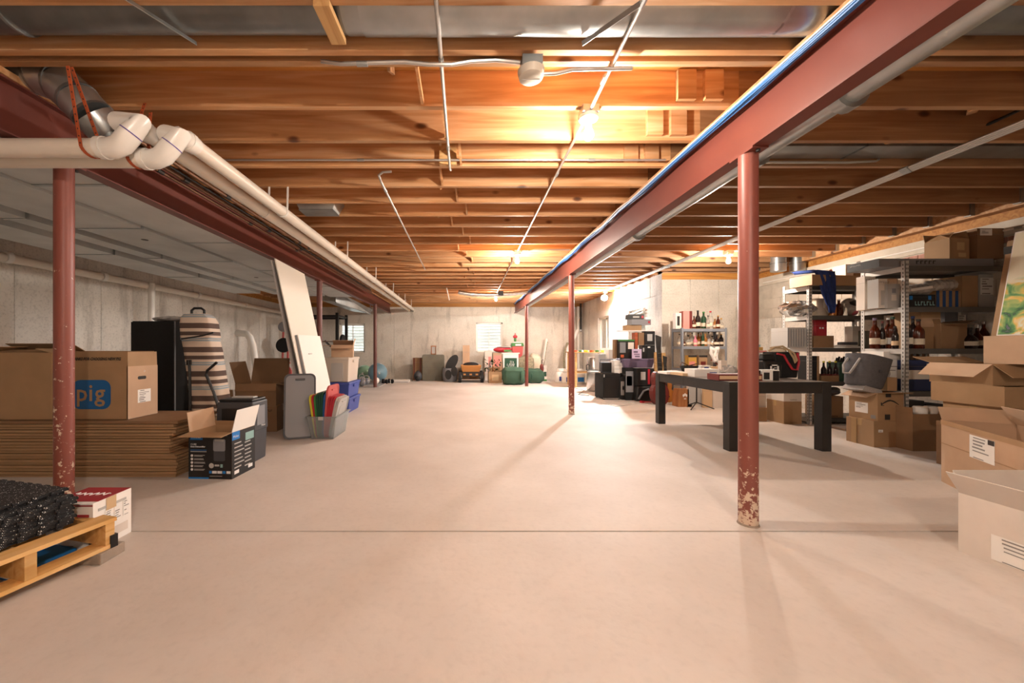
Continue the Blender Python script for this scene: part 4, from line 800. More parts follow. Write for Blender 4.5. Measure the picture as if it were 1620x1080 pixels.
m2 = MB(); m2.tube([(f/24*.72-.36, 0, .06+.002*f+.03*(f > 14)) for f in range(25)], [.07*(1-.4*abs(f/24-.65))*(1+.16*(f % 2)) for f in range(25)], 12).build('wrap', 'plastic_wrap', t); MB().cbox((-.12,-.06,.10),(.26,.06,.03), Matrix.Rotation(R(-8),4,'Y')).build('label', 'paper', t); MB().box(-.3,.3,-.02,.04,.01,.05).build('contents', 'light_grey', t)
pbox('black box with teal lettering under the wrapped package', 1433, 1480, 466, 4.33, .3, z, 'black_plastic', 'printed_box', [('p','f',.12,.22,.6,.9,'blue_print'),('p','f',.75,.85,.6,.9,'blue_print'),('t','f',.3,.15,.4,7,'teal',.8)])
pbox('blue and tan striped carton on the nearer shelf', 1481, 1521, 460, 4.36, .3, z, 'card', 'printed_box', [('p','f',.0+.25*k,.12+.25*k,0,1,'blue_lid') for k in range(4)])
pbox('brown carton standing right of the striped carton', 1522, 1547, 436, 4.36, .3, z, 'card', tape=True); pbox('pale printed carton half behind the leaning painting', 1548, 1575, 434, 4.42, .25, z, 'light_grey', deco=[('s','f',.1,.9,.4,.9)])
z = S2L[2]
WB = 'bottles on the nearer shelf'
for px, yt, Y, wp, g, c, lb, k in ((1384,503,4.56,12,'amber','purple','amber bottle with a purple foil neck behind the shelf post','wine'),(1396,508,4.52,7,'dark_glass','dark_red','slim dark bottle with a maroon cap beside the purple-necked one','wine'),(1405,502,4.6,10,'amber','paper','amber bottle with a pale stopper behind the front post','whisky'),(1412,501,4.45,11,'amber','dark_green','amber bottle with a green cap behind the front post','whisky'),(1416,516,4.37,8,'dark_glass','ink','short dark bottle close behind the slotted front post','whisky'),
    (1436,512,4.40,11,'dark_glass','ink','dark bottle just right of the slotted front post','whisky'),(1444,500,4.36,10,'dark_glass','navy','dark bottle with a navy cap right of the front post','whisky'),(1453,505,4.32,13,'amber','ink','amber bottle with a big oval label near the cartons','whisky'),(1534,518,4.33,15,'dark_glass','ink','squat dark bottle with a cream label by the painting','squat'),(1546,514,4.40,12,'amber','steel','squat bottle with a silver stopper by the painting','squat'),(1556,509,4.5,12,'amber','steel','tall-stoppered bottle farthest right on the nearer shelf','flask')):
    bottle(lb, px, yt, Y, z, wp, g, c, ('tan', 'canvas', 'light_grey')[px % 3], k, WB)
pbox('tall light-brown carton on the middle level of the nearer shelf', 1457, 1488, 489, 4.40, .28, z, 'card', tape=True, deco=[('p','f',.0,1,.55,.78,'card_light')]); pbox('open brown carton with a raised flap on the middle level', 1489, 1530, 512, 4.33, .3, z, 'card_dark', flaps={'b': (15,.05),'f': (95,.10),'l': (20,.06),'r': (70,.12)})
pbox('grey box with a barcode behind the open brown carton', 1495, 1568, 489, 4.66, .06, z, 'mid_grey', deco=[('s','f',.28,.45,.6,.95)])
z = S2L[1]
pbox('white carton of papers behind the front post', 1398, 1424, 556, 4.42, .25, z, 'paper', deco=[('p','f',.2,.8,.6,.62,'ink_grey'),('p','f',.2,.7,.5,.52,'ink_grey')]); pbox('navy and white carton on the low level of the nearer shelf', 1437, 1485, 570, 4.31, .34, z, 'navy', 'printed_box', [('p','f',0,1,.38,.68,'paper'),('p','f',.6,.75,.72,.9,'light_grey'),('p','l',0,1,.38,.68,'paper')])
pbox('brown box with glass jars behind the navy carton', 1432, 1470, 556, 4.62, .1, z, 'card_dark'); 
for k in range(4): bottle('clear glass jar, %s from the post, behind the navy carton' % ORD[k], 1438+9*k, 557+k, 4.58, z, 7, 'clear_glass', 'paper', None, 'whisky', 'jars behind the navy carton')
pbox('small brown box beside the grey basket bag', 1404, 1419, 597, 4.30, .2, z, 'card'); t = pbox('tall brown carton of white paper rolls in front of the nearer shelf', 1444, 1489, 655, 4.06, .16, 0, 'card_dark', flaps={'f': (176,.02),'l': (4,.07),'r': (30,.05),'b': (0,.04)})
for k in range(2): o = MB().lathe([(.052,0),(.058,.02),(.058,.10),(.05,.11)], 16).build('paper_roll', 'paper', None, True, loc=(XP(1459+17*k,4.12),4.14,.37)); tag(o, ('left','right')[k]+' white paper roll in the tall brown carton', 'paper roll', 'paper rolls in the carton')
z = S2L[0]
for k, (a, b, yt, m) in enumerate(((1432,1462,634,'black_plastic'),(1466,1500,640,'fabric_grey'))): pbox(('black','grey')[k]+' case on the bottom level of the nearer shelf', a, b, yt, 4.40, .28, z, m, 'case', cat='case')
# ---- farther shelf (S1)
z = S1L[4]
t = carton('long flat brown carton lying across the farther shelf top', (5.50,5.62,z), .95, .33, .15, R(7), None, 'card'); MB().prism([(-.06,.02),(.33,.02),(.33,.15),(-.03,.15)], -.476, -.474).build('end_panel', 'card_light', t) if False else decal(t, (.95,.33,.15), 'l', 0, .33, 0, .15, 'card_light', 'end_panel')
t = thing('jacket', 'blue cloth jacket hanging over the farther shelf front', 'cloth', (0,0,0)); m = MB(); rows = [(1262,431,5.50),(1284,436,5.46),(1300,436,5.45),(1318,450,5.45)]
prof = [(-.28,.215,.16),(-.10,.21,.0),(.0,.19,-.035),(.02,.05,-.045),(.05,-.12,-.045),(.09,-.28,-.045),(.10,-.40,-.04)]
wd = [.06,.12,.16,.13,.12,.09,.03]
for (dx, dz, dy), ww in zip(prof, wd):
    for k in range(9):
        f = k/8-.5; m.v.append((5.27+dx*.9+f*ww*1.7, 5.47+dy+.018*math.sin(k*2.1+dz*9), z+dz+.015*math.cos(k*3)))
n0 = len(m.v)
for r in range(6):
    for k in range(8): q = r*9+k; m.f.append((q,q+1,q+10,q+9))
o = m.build('cloth', 'blue_fabric', t, True); sm = o.modifiers.new('thick', 'SOLIDIFY'); sm.thickness = .02; sm.offset = 0
MB().bar((5.37,5.42,z-.03),(5.36,5.42,z-.3),.03,.02).build('sleeve', 'blue_fabric', t)
pbox('navy box with a round red seal on the farther shelf', 1303, 1321, 432, 5.53, .08, z+.152, 'navy', 'printed_box'); 
bx = [o for o in bpy.data.objects if o.name.startswith('printed_box') and o.parent is None][-1]; MB().lathe([(.028,0),(.028,.002)],16,Matrix.Translation((.02,-.0405,.07)) @ Matrix.Rotation(R(90),4,'X')).build('seal', 'salmon', bx)
pbox('white carton end beside the slotted posts on the farther shelf top', 1338, 1350, 418, 5.60, .2, z, 'card_white'); pbox('brown carton behind the white one on the farther shelf top', 1351, 1390, 420, 5.72, .2, z, 'card_dark')
z = S1L[3]
t = thing('foil_package', 'silver foil-wrapped package on the farther shelf', 'package', (XP(1263,5.6),5.62,z)); m = MB(); m.ball((0,0,.115),(.27,.13,.11),22,12)
for i, v in enumerate(m.v): rr = random.Random(i); m.v[i] = (v[0]+rr.uniform(-.014,.014), v[1]+rr.uniform(-.014,.014), max(0, v[2]+rr.uniform(-.016,.016)))
m.build('foil', 'foil', t); MB().cbox((.02,-.13,.07),(.06,.01,.05)).build('label', 'paper', t)
t = thing('canvas_bag', 'cream canvas tote bag on the farther shelf', 'bag', (XP(1302,5.62),5.66,z)); MB().taper(.22,.14,.28,.16,0,.27).build('body', 'canvas', t, bevel=.02); MB().tube([(-.02,-.09,.25),(-.03,-.1,.12),(.02,-.1,.05),(.09,-.1,.1),(.10,-.09,.25)], .014, 6).build('handle', 'canvas', t, True)
for k, (px, yt, g) in enumerate(((1317,476,'pale_amber'),(1327,474,'amber'),(1334,480,'clear_glass'))): bottle(('amber-filled','dark-filled','clear')[k]+' glass jar between the canvas bag and the plastic bag', px, yt, 5.56, z, 10, g, 'clear_glass', None, 'whisky', 'jars on the farther shelf')
t = thing('plastic_sack', 'clear plastic sack of dark things on the farther shelf', 'bag', (XP(1350,5.6),5.66,z)); MB().ball((0,0,.14),(.12,.1,.14),14,10).build('film', 'plastic_wrap', t); MB().ball((.0,-.02,.18),(.09,.09,.07),10,6).build('contents', 'black_plastic', t); MB().ball((.02,-.03,.06),(.06,.07,.05),10,6).build('contents', 'pink', t)
z = S1L[2]
t = pbox('grey ribbed file box on the farther shelf', 1246, 1284, 518, 5.53, .3, z, 'light_grey', 'file_box')
for k in range(9): MB().box(-.17+.038*k, -.162+.038*k, -.153, -.15, .02, .28).build('rib', 'mid_grey', t)
pbox('red box with white print on the farther shelf', 1291, 1308, 506, 5.68, .1, z, 'red_lid', 'printed_box', [('p','f',.3,.45,.68,.74,'white_ink'),('p','f',.55,.7,.68,.74,'white_ink'),('t','f',.3,.12,.07,6,'white_ink')]); pbox('small brown carton before the red box', 1287, 1319, 531, 5.52, .12, z, 'card_dark'); pbox('clear case behind the red box', 1284, 1292, 508, 5.72, .1, z, 'clear_glass', 'case', cat='case')
t = thing('paper_pile', 'loose pile of papers and a black case on the farther shelf', 'papers', (XP(1342,5.55),5.62,z)); 
for k in range(5): MB().cbox((.02*(k % 3),0,.006+.008*k),(.3-.03*k,.2,.006), Matrix.Rotation(R(6*k-9),4,'Z')).build('sheet', 'paper' if k % 2 == 0 else 'light_grey', t)
MB().cbox((.06,0,.065),(.2,.12,.045)).build('case', 'dark_grey', t, bevel=.01)
pbox('beige box standing behind the papers', 1349, 1368, 516, 5.7, .12, z, 'beige_tote'); pbox('olive tin beside the nearer shelf post', 1369, 1380, 523, 5.6, .1, z, 'foam_grey', 'tin', cat='tin')
z = S1L[1]
pbox('black and tan box on the low level of the farther shelf', 1281, 1296, 563, 5.53, .2, z, 'black_plastic', deco=[('p','f',.75,1,0,1,'card')]); t = carton('cut-down carton carrying three bottles on the farther shelf', (XP(1312,5.55),5.60,z), .26, .13, .09, 0, {'f': (178,.01),'b': (2,.02)}, 'card')
for k in range(3): bottle('dark bottle with a yellow neck, %s from left in the cut-down carton' % ORD[k], 1303+9.5*k, 571, 5.60, z+.008, 7, 'dark_glass', 'yellow', 'dark_red', 'wine', 'bottles in the cut-down carton')
pbox('dark green box beside the bottle carrier', 1328, 1352, 573, 5.6, .2, z, 'dark_green'); t = thing('clamp', 'black spiky clamp lying on the green box', 'clamp', (XP(1340,5.6),5.66,ZP(573,5.6)+.002))
for k in range(6): MB().bar((-.1+.035*k,0,.02),(-.07+.035*k,.02,.06+.02*(k % 2)),.02,.02).build('arm', 'black_plastic', t)
MB().box(-.11,.12,-.02,.02,0,.025).build('bar', 'black_plastic', t)
z = S1L[0]; pbox('brown carton on the bottom level of the farther shelf', 1303, 1334, 627, 5.53, .3, z, 'card', deco=[('t','f',.3,.04,.08,7,'ink')]); t = thing('burlap_heap', 'crumpled dark cloth on the brown bottom carton', 'cloth', (XP(1318,5.6),5.68,ZP(627,5.53)+.002)); MB().ball((0,0,.05),(.16,.12,.055),12,6).build('cloth', 'fabric_grey', t, True); MB().ball((.07,-.03,.08),(.07,.06,.05),10,6).build('fold', 'foam_grey', t, True)
# ---- boxes and grey basket bag before the nearer shelf
LB = (.325,.31,.297); t = carton('lower taped carton under the open smile-logo carton', (4.815,4.375,0), *LB, R(-1), None, 'card'); decal(t, LB, 'l', .06, .12, .0, .297, 'tape', 'tape'); sticker(t, LB, 'f', .05, .1, .17, .2, 2)
UB = (.30,.31,.315); t = carton('open carton with a smile logo holding the grey basket bag', (4.835,4.375,.299), *UB, R(1), {'l': (112,.13,.01,'card_light'),'f': (80,.1,.0,'card'),'b': (-5,.03),'r': (95,.12)}, 'card')
sticker(t, UB, 'l', .07, .21, .07, .19, 4); M = fmat(UB, 'f', .14, .19, .003); pts = [M @ Vector((-.10+.2*k/8, .045-.05*abs((k/8-.5)*2)**1.6, 0)) for k in range(9)]; MB().tube(pts, [.003,.005,.007,.008,.008,.008,.007,.005,.003], 6).build('smile_mark', 'ink', t); MB().tube([M @ Vector((-.072,-.012,0)), M @ Vector((-.1,-.012,0)), M @ Vector((-.102,.02,0))], .0045, 5).build('arrow_mark', 'ink', t)
decal(t, UB, 'f', .08, .14, .015, .075, 'ink', 'recycle_mark', .002); decal(t, UB, 'f', .09, .15, .27, .31, 'ink', 'recycle_mark', .002); decal(t, UB, 'l', .24, .29, .02, .06, 'ink_grey', 'fragile_mark')
t = thing('basket_bag', 'grey felt basket bag tipped over on the smile-logo carton', 'bag', (4.66,4.36,.615), 0, None, tilt=Euler((0,R(13),R(8)))); m = MB(); nn = 24
for z_, a, b in ((0,.145,.11),(.02,.16,.125),(.2,.185,.14),(.36,.20,.15),(.36,.19,.14),(.05,.15,.115)):
    for k in range(nn): q = 2*math.pi*k/nn; ca, sa = math.cos(q), math.sin(q); e = .6; m.v.append((a*abs(ca)**e*(1 if ca > 0 else -1), b*abs(sa)**e*(1 if sa > 0 else -1), z_+.06))
for i in range(5):
    for k in range(nn): a = i*nn+k; b = i*nn+(k+1) % nn; m.f.append((a,b,b+nn,a+nn))
m.f.append(tuple(range(nn))[::-1]); m.f.append(tuple(5*nn+k for k in range(nn))); m.build('body', 'fabric_grey', t, True)
for s, nm_ in ((-1,'handle'),(1,'handle')): MB().tube([(s*.195,-.06,.36),(s*.24,-.06,.27),(s*.255,-.03,.17),(s*.255,.03,.17),(s*.24,.06,.27),(s*.195,.06,.36)], .012, 7).build(nm_, 'fabric_light', t, True)
MB().lathe([(.02,0),(.02,.006)],12,Matrix.Translation((-.02,-.15,.25)) @ Matrix.Rotation(R(90),4,'X')).build('button', 'dark_grey', t); MB().taper(.30,.22,.2,.2,0,.07).build('base_flap', 'fabric_light', t)
# ---- right foreground cartons
t = carton('white open carton at the right edge of the foreground', (3.03,1.60,0), .56, .94, .325, 0, {'l': (33,.14,-.0,'card_white'),'b': (14,.12,0,'card_white'),'r': (70,.14),'f': (80,.2)}, 'card_white'); sticker(t, (.56,.94,.325), 'l', .13, .42, .03, .16, 11)
decal(t, (.56,.94,.325), 'l', .07, .11, .10, .29, 'card_light', 'stain', .0003) if False else None
d0, d1 = Vector((4.04,3.15,0)), Vector((3.60,2.39,0)); u = (d1-d0).normalized(); ang = math.atan2(u.y,u.x)+math.pi/2
LBx, WBx, HBx = 1.15, .40, .52; cpt = d0+u*LBx/2+Vector((-u.y,u.x,0))*WBx/2
t = carton('long brown open carton with a shipping label in the right foreground', cpt, WBx, LBx, HBx, ang, {'r': (-30,.16,0,'card_light'),'b': (30,.12),'f': (60,.15)}, 'card_light')
sticker(t, (WBx,LBx,HBx), 'l', .36, .62, .30, .47, 6); MB().box(-WBx/2-.002,-WBx/2,-LBx/2,LBx/2,.325,.331).build('fold_line', 'card', t); MB().box(-WBx/2-.003,-WBx/2+.004,-LBx/2,LBx/2,.485,.523).build('turned_edge', 'card', t)
decal(t, (WBx,LBx,HBx), 'l', .56, .62, .435, .47, 'ink', 'label_block', .004)
t = carton('bottom carton of the right-hand stack', (4.86,3.47,0), .48, .34, .42, 0, None, 'card_dark'); t = carton('second carton from the floor in the right-hand stack', (5.05,3.54,.421), .42, .44, .175, 0, None, 'card')
t = carton('wide shallow carton in the right-hand stack', (5.06,3.55,.598), .56, .52, .185, 0, {'l': (3,.002),'f': (174,.03)}, 'card')
t = carton('top carton of the right-hand stack with big flaps folded out', (5.07,3.60,.785), .56, .46, .195, 0, {'l': (128,.19,.02,'card_light'),'f': (132,.17,.0,'card'),'b': (70,.16),'r': (80,.1)}, 'card')
MB().box(-.27,.27,-.22,.22,.12,.18).build('packing_tray', 'dark_grey', t)
t = carton('shallow brown carton under the leaning painting', (5.12,3.26,.985), .44, .50, .255, 0, None, 'card_light', tape=False)
t, u, v, n = panel('painting', 'unframed green and yellow watercolour leaning at the right edge', (4.935,3.45,1.243), (4.935,2.65,1.243), (5.11,3.45,2.20), -.012, 'white_board')
for c in t.children: c.data.materials.clear(); c.data.materials.append(MT['white_board'])
uu = u*.97; m = MB().add([u*.015+v*.01+n*-.1, u*.97+v*.01+n*-.1, u*.97+v*.97+n*-.1, u*.015+v*.97+n*-.1], [(0,1,2,3)]); 
off = -n.normalized()*.002 if False else n.normalized()*.0
m = MB(); q = [u*.012+v*.01, u*.985+v*.01, u*.985+v*.985, u*.012+v*.985]; nn_ = Vector((-1,0,.18)).normalized()*.003; m.add([p+nn_*-.0+nn_ for p in q]+[p+nn_*5 - nn_*5 for p in q], [(0,1,2,3),(4,7,6,5),(0,4,5,1),(1,5,6,2),(2,6,7,3),(3,7,4,0)]).build('canvas_face', 'watercolour', t)
t, u, v, n = panel('cardboard_sheet', 'brown cardboard sheet standing behind the painting', (4.97,3.54,1.0), (4.97,3.0,1.0), (5.20,3.56,2.15), -.014, 'card'); MB().cbox(v*.92+u*.04, (.02,.06,.07)).build('corner_guard', 'ink', t)
panel('cardboard_sheet', 'tall brown cardboard sheet rising above the painting', (5.06,3.40,1.243), (5.06,2.8,1.243), (5.26,3.42,2.34), -.014, 'card_light')
# ---- table
tx0, tx1, ty0, ty1, tz = 2.885, 4.0, 4.05, 5.62, .757
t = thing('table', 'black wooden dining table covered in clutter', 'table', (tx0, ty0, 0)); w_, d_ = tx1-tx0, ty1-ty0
MB().box(0,w_,0,d_,tz-.022,tz).build('tabletop', 'black_wood', t, bevel=.003); MB().box(.03,w_-.03,.03,d_-.03,tz,tz+.0015).build('painted_sheen', 'sheen_grey', t)  # pale sheet paints a sheen onto the black tabletop
for x in (.0, w_-.10):
    for y in (.0, d_-.10): MB().box(x,x+.10,y,y+.10,0,tz-.022).build('leg', 'black_wood', t, bevel=.003)
for a in ((.1,w_-.1,.006,.03),(.1,w_-.1,d_-.03,d_-.006)): MB().box(*a,tz-.125,tz-.022).build('apron', 'black_wood', t)
for x in (.006, w_-.03):
    MB().box(x,x+.024,.1,d_*.55-.004,tz-.125,tz-.022).build('apron', 'black_wood', t); MB().box(x,x+.024,d_*.55,d_-.1,tz-.125,tz-.022).build('apron', 'black_wood', t)
tz += .002
pbox('white flat game box on the table', 1099, 1138, 584, 4.75, .22, tz, 'paper', 'game_box', [('p','f',.6,.9,.2,.6,'royal'),('p','t',.2,.6,.2,.8,'card_white')]); pbox('red-brown hardback album on the table beside the column', 1137, 1206, 592, 4.20, .2, tz, 'dark_red', 'album', [('p','f',.02,.98,.2,.75,'tan')], cat='book')
pbox('flat tan magazine under the game box', 1080, 1100, 590.5, 4.9, .3, tz, 'tan', 'magazine', cat='magazine'); pbox('thin white papers at the table edge', 1055, 1086, 588.3, 5.2, .25, tz, 'paper', 'paper_sheets', cat='papers'); pbox('grey papers lying near the guitar side of the table', 1062, 1078, 586.2, 5.45, .12, tz, 'light_grey', 'paper_sheets', cat='papers')
t = thing('basket', 'dark oval basket on the far side of the table', 'basket', (XP(1091,5.4),5.42,tz)); MB().lathe([(.07,0),(.12,.09),(.125,.11),(.115,.11),(.065,.012)],18,Matrix.Diagonal((1.05,.8,1,1))).build('bowl', 'black_wood', t, True); MB().tube([(-.13,0,.1),(-.10,0,.16),(0,0,.11),(.12,0,.14)],.008,6).build('handle', 'copper', t, True)
pbox('tall white patterned carton on the table', 1141, 1150, 570, 5.35, .07, tz, 'card_white', 'milk_carton', [('p','f',.1,.9,.2,.3,'light_grey'),('p','f',.1,.9,.5,.6,'light_grey')]); pbox('small white box with a blue patch on the table', 1110, 1124, 578, 5.4, .08, tz, 'paper', 'small_box', [('p','f',.3,.8,.2,.8,'royal')]); pbox('small tan box left of the patterned carton', 1126, 1139, 580, 5.45, .08, tz, 'tan', 'small_box')
t = thing('plastic_bag', 'crumpled grey plastic bag on the table by the column', 'bag', (XP(1153,4.85),4.85,tz)); m = MB(); m.ball((0,0,.06),(.11,.09,.06),12,7)
for i, v in enumerate(m.v): rr = random.Random(i+5); m.v[i] = (v[0]+rr.uniform(-.02,.02), v[1]+rr.uniform(-.02,.02), max(0, v[2]+rr.uniform(-.02,.03)))
m.build('film', 'plastic_wrap', t); MB().ball((.06,0,.1),(.05,.03,.03),8,5).build('twist', 'light_grey', t)
pbox('black folded wallet on the red-brown album', 1185, 1203, 586, 4.22, .12, ZP(592,4.20)+.003, 'black_plastic', 'wallet', cat='wallet'); pbox('white camera box with black pictures on the table', 1206, 1233, 585, 4.22, .09, tz, 'paper', 'camera_box', [('p','f',.08,.42,.1,.75,'ink'),('p','f',.62,.98,.0,.9,'black_plastic')])
pbox('plain brown carton on the table behind the camera box', 1189, 1213, 566, 4.75, .25, tz, 'card_light', tape=True)
zc = ZP(566,4.75)+.002
for k, (m, a, b, yt) in enumerate((('dark_red',1190,1212,563),('paper',1189,1211,558),('salmon',1192,1213,554.5),('gold',1189,1207,549),('teal',1190,1203,545))): pbox(('maroon','white','salmon','yellow','teal')[k]+' book in the pile on the brown carton', a, b, yt, 4.78, .18, zc, m, 'book', cat='book', group='books on the brown carton'); zc = ZP(yt,4.78)+.003
t = thing('black_bag', 'glossy black bag with a white square logo on the table', 'bag', (XP(1225,4.55),4.62,tz)); MB().taper(.20,.13,.25,.10,0,.22).build('body', 'black_plastic', t, bevel=.02); MB().taper(.25,.10,.22,.06,.22,.30).build('rolled_top', 'black_plastic', t, bevel=.02)
for (a,b,c,d) in ((-.05,.05,.06,.075),(-.05,.05,.15,.165),(-.05,-.035,.06,.165),(.035,.05,.09,.165),(-.02,.05,.09,.105),(-.02,-.008,.09,.13),(-.02,.02,.12,.13)): MB().box(a,b,-.078,-.068,c,d,).build('logo_stroke', 'white_ink', t)
t = thing('shopping_bag', 'large black bag with a red strap and rope on the table', 'bag', (XP(1253,4.5),4.66,tz)); MB().taper(.28,.16,.31,.2,0,.32).build('body', 'black_matte', t, bevel=.015); MB().tube([(-.14,-.11,.30),(-.06,-.115,.28),(-.02,-.12,.2),(.04,-.12,.11),(.10,-.12,.10),(.12,-.12,.2),(.11,-.11,.31)],.013,6).build('strap', 'red_lid', t, True)
pts = [(-.18,-.03,.33),(-.12,-.05,.38),(-.04,-.06,.36),(.02,-.08,.35),(.05,-.125,.25),(.07,-.125,.19),(.09,-.125,.22),(.08,-.1,.30),(-.02,-.05,.39),(-.15,-.02,.37)]; MB().tube(pts,.012,6).build('rope', 'rope', t, True); MB().ball((-.05,-.02,.33),(.1,.06,.05),10,6).build('contents', 'canvas', t, True)
# ---- cartons behind the table
t = carton('brown carton on the floor under the right end of the table', (4.868,5.67,0), .26, .32, .333, R(-1), None, 'card'); marks(t, (.26,.32,.333), 'f', .09, .02, .014, 10, 'ink')
t = carton('white carton on the brown carton behind the table', (4.868,5.67,.335), .26, .32, .165, R(-1), None, 'card_white', tape=False); marks(t, (.26,.32,.165), 'f', .09, .02, .014, 10, 'ink')
pbox('low white carton behind the foreground column', 1186, 1212, 620, 5.75, .3, .09, 'card_white'); pbox('low brown carton under the low white carton', 1186, 1213, 645, 5.72, .34, 0, 'card'); pbox('white picture board leaning by the bottle shelf', 1088, 1111, 606, 7.1, .05, 0, 'card_white', 'picture_board', [('p','f',.08,.92,.1,.9,'light_grey')], cat='board'); pbox('thin tan board beside the picture board', 1113, 1127, 612, 7.0, .04, 0, 'tan', 'board', cat='board'); pbox('tall white carton under the far table end', 1128, 1150, 614, 7.0, .25, 0, 'card_white')
t = thing('microphone_stand', 'black microphone stand on the floor behind the table', 'stand', (XP(1102,6.9),6.9,0)); MB().tube([(0,0,.1),(0,0,.45)],.012,8).build('pole', 'black_plastic', t)
for k in range(3): a = R(100+120*k); MB().tube([(0,0,.12),(.28*math.cos(a),.28*math.sin(a),.012)],.01,6).build('leg', 'black_plastic', t)
# ---- bottle shelf contents
TB = 'bottles on top of the blue-grey shelf'; z = 1.515
pbox('white and gold bottle box on the blue-grey shelf top', 1069, 1078, 495, 7.52, .1, z, 'card_white', 'gift_box', [('p','f',.25,.7,.2,.8,'ink')]); pbox('salmon pink box on the blue-grey shelf top', 1081, 1095, 492, 7.5, .14, z, 'salmon', 'gift_box', [('p','f',.7,1,0,1,'dark_red')])
for px, yt, wp, g, c, lb, k in ((1098,500,6,'amber','ink','small brown bottle right of the salmon box','whisky'),(1104,491,8,'dark_glass','ink','tall black bottle on the blue-grey shelf top','wine'),(1113,493,9,'green_glass','green_lid','green bottle with a round white label on the shelf top','whisky'),(1120,499,6,'clear_glass','ink','small clear bottle beside the green one','whisky'),(1124,492,8,'clear_glass','red_lid','clear bottle with a red cap on the shelf top','whisky'),(1131,502,8,'pale_amber','canvas','short amber bottle right of the red-capped one','squat'),(1136,499,6,'amber','gold','small dark bottle with a gold neck on the shelf top','whisky'),(1141,503,7,'clear_glass','gold','rightmost short clear bottle on the shelf top','squat')): bottle(lb, px, yt, 7.50+.12*(px % 2), z, wp*.92, g, c, 'canvas', k, TB)
z = 1.165; MBt = 'bottles on the middle level of the blue-grey shelf'
for px, yt, wp, g, c, lb, k in ((1075,528,7,'clear_glass','ink','clear bottle at the left end of the middle level','whisky'),(1081,536,6,'amber','ink','tiny amber bottle at the left end of the middle level','squat'),(1089,530,7,'clear_glass','ink','clear jar with a tilted black lid','squat'),(1095,526,6,'clear_glass','ink','clear bottle left of the pink one','whisky'),(1100,531,6,'pink','pink','small pink bottle on the middle level','flask'),(1105,526,6,'pale_amber','ink','first orange bottle on the middle level','whisky'),(1109,527,5,'pale_amber','orange_strap','second orange bottle on the middle level','whisky'),(1112,524,5,'green_glass','ink','slim green bottle on the middle level','wine'),(1116,528,6,'pale_amber','gold','third orange bottle right of the green one','whisky'),(1121,525,6,'fabric_light','ink','frosted grey bottle on the middle level','wine'),(1127,531,8,'clear_glass','ink','squat clear bottle on the middle level','squat'),(1134,529,8,'dark_glass','ink','black bottle on the middle level','squat'),(1141,528,7,'dark_glass','gold','dark bottle with a pink label at the right end','whisky')): bottle(lb, px, yt, 7.50+.12*(px % 2), z, wp*.92, g, c, 'canvas', k, MBt)
z = .73
pbox('left tan food box on the low level of the blue-grey shelf', 1089, 1102, 562, 7.5, .12, z, 'gold', deco=[('p','f',0,1,.85,1,'ink'),('p','f',.1,.8,.1,.5,'salmon')]); pbox('right tan food box on the low level of the blue-grey shelf', 1106, 1119, 562, 7.5, .12, z, 'card', deco=[('p','f',0,1,.85,1,'ink'),('p','f',.2,.8,.2,.5,'dark_red')])
t = thing('cloth_bundle', 'white cloth hanging from the middle level of the blue-grey shelf', 'cloth', (XP(1129,7.4),7.38,.84)); m = MB(); 
for r in range(6):
    for k in range(7): m.v.append(((k/6-.5)*(.2-.02*r)+.01*math.sin(r*2), .02*math.sin(k*2.2+r), .30-.058*r+.02*math.sin(k*1.7)))
for r in range(5):
    for k in range(6): q = r*7+k; m.f.append((q,q+1,q+8,q+7))
o = m.build('cloth', 'white_board', t, True); sm = o.modifiers.new('thick', 'SOLIDIFY'); sm.thickness = .02
MB().bar((-.05,.02,.05),(.08,.02,-.04),.03,.02).build('trim', 'dark_red', t)
# ---- instruments by the return wall
def guitar(name, label, c, sc, rx, rz, body, hw=.19):
    t = thing(name, label, 'guitar', c, 0, None, tilt=Euler((rx,0,rz))); pts = []
    for k in range(36):
        a = 2*math.pi*k/36; zz = .25-.25*math.cos(a); wd = hw*(1-.22*math.cos(a)*-1*.0)*abs(math.sin(a))**.55*(1-.22*math.exp(-((zz-.29)/.07)**2))*(1.0 if zz < .27 else .8); pts.append((wd*(1 if math.sin(a) > 0 else -1), zz))
    MB().prism([(p[0]*sc,p[1]*sc) for p in pts], -.04*sc, .05*sc).build('body', body, t); MB().box(-.028*sc,.028*sc,-.058*sc,-.03*sc,.34*sc,.86*sc).build('neck', 'black_wood', t)
    MB().prism([(-.03*sc,.85*sc),(.03*sc,.85*sc),(.05*sc,1.02*sc),(-.035*sc,1.05*sc)], -.055*sc, -.03*sc).build('headstock', 'black_wood', t)
    for k in range(6): MB().box(-.032*sc,.032*sc,-.0615*sc,-.058*sc,(.42+.07*k)*sc,(.424+.07*k)*sc).build('fret', 'steel', t)
    MB().lathe([(.045*sc,0),(.045*sc,.002)],18,Matrix.Translation((0,-.042*sc,.30*sc)) @ Matrix.Rotation(R(90),4,'X')).build('sound_hole', 'ink', t); MB().box(-.07*sc,.07*sc,-.052*sc,-.04*sc,.12*sc,.14*sc).build('bridge', 'black_wood', t)
    return t
guitar('electric_guitar', 'tall dark-necked guitar standing upright beside the game boxes', (XP(1044,7.4),7.4,0), 1.32, R(-5), R(8), 'dark_red', .14); guitar('acoustic_guitar', 'orange-brown acoustic guitar body seen under the table', (4.18,7.72,.0), .92, R(-6), R(-6), 'guitar_wood')
p = FL(1073,634.5); t = thing('cajon', 'brown wooden box drum with a white emblem beside the guitar', 'drum', (4.21,7.2,0)); m = MB(); m.prism([(-.135,0),(.135,0),(.145,.12),(.125,.34),(-.105,.34),(-.13,.2)],-.1,.1); m.build('body', 'warm_wood', t); 
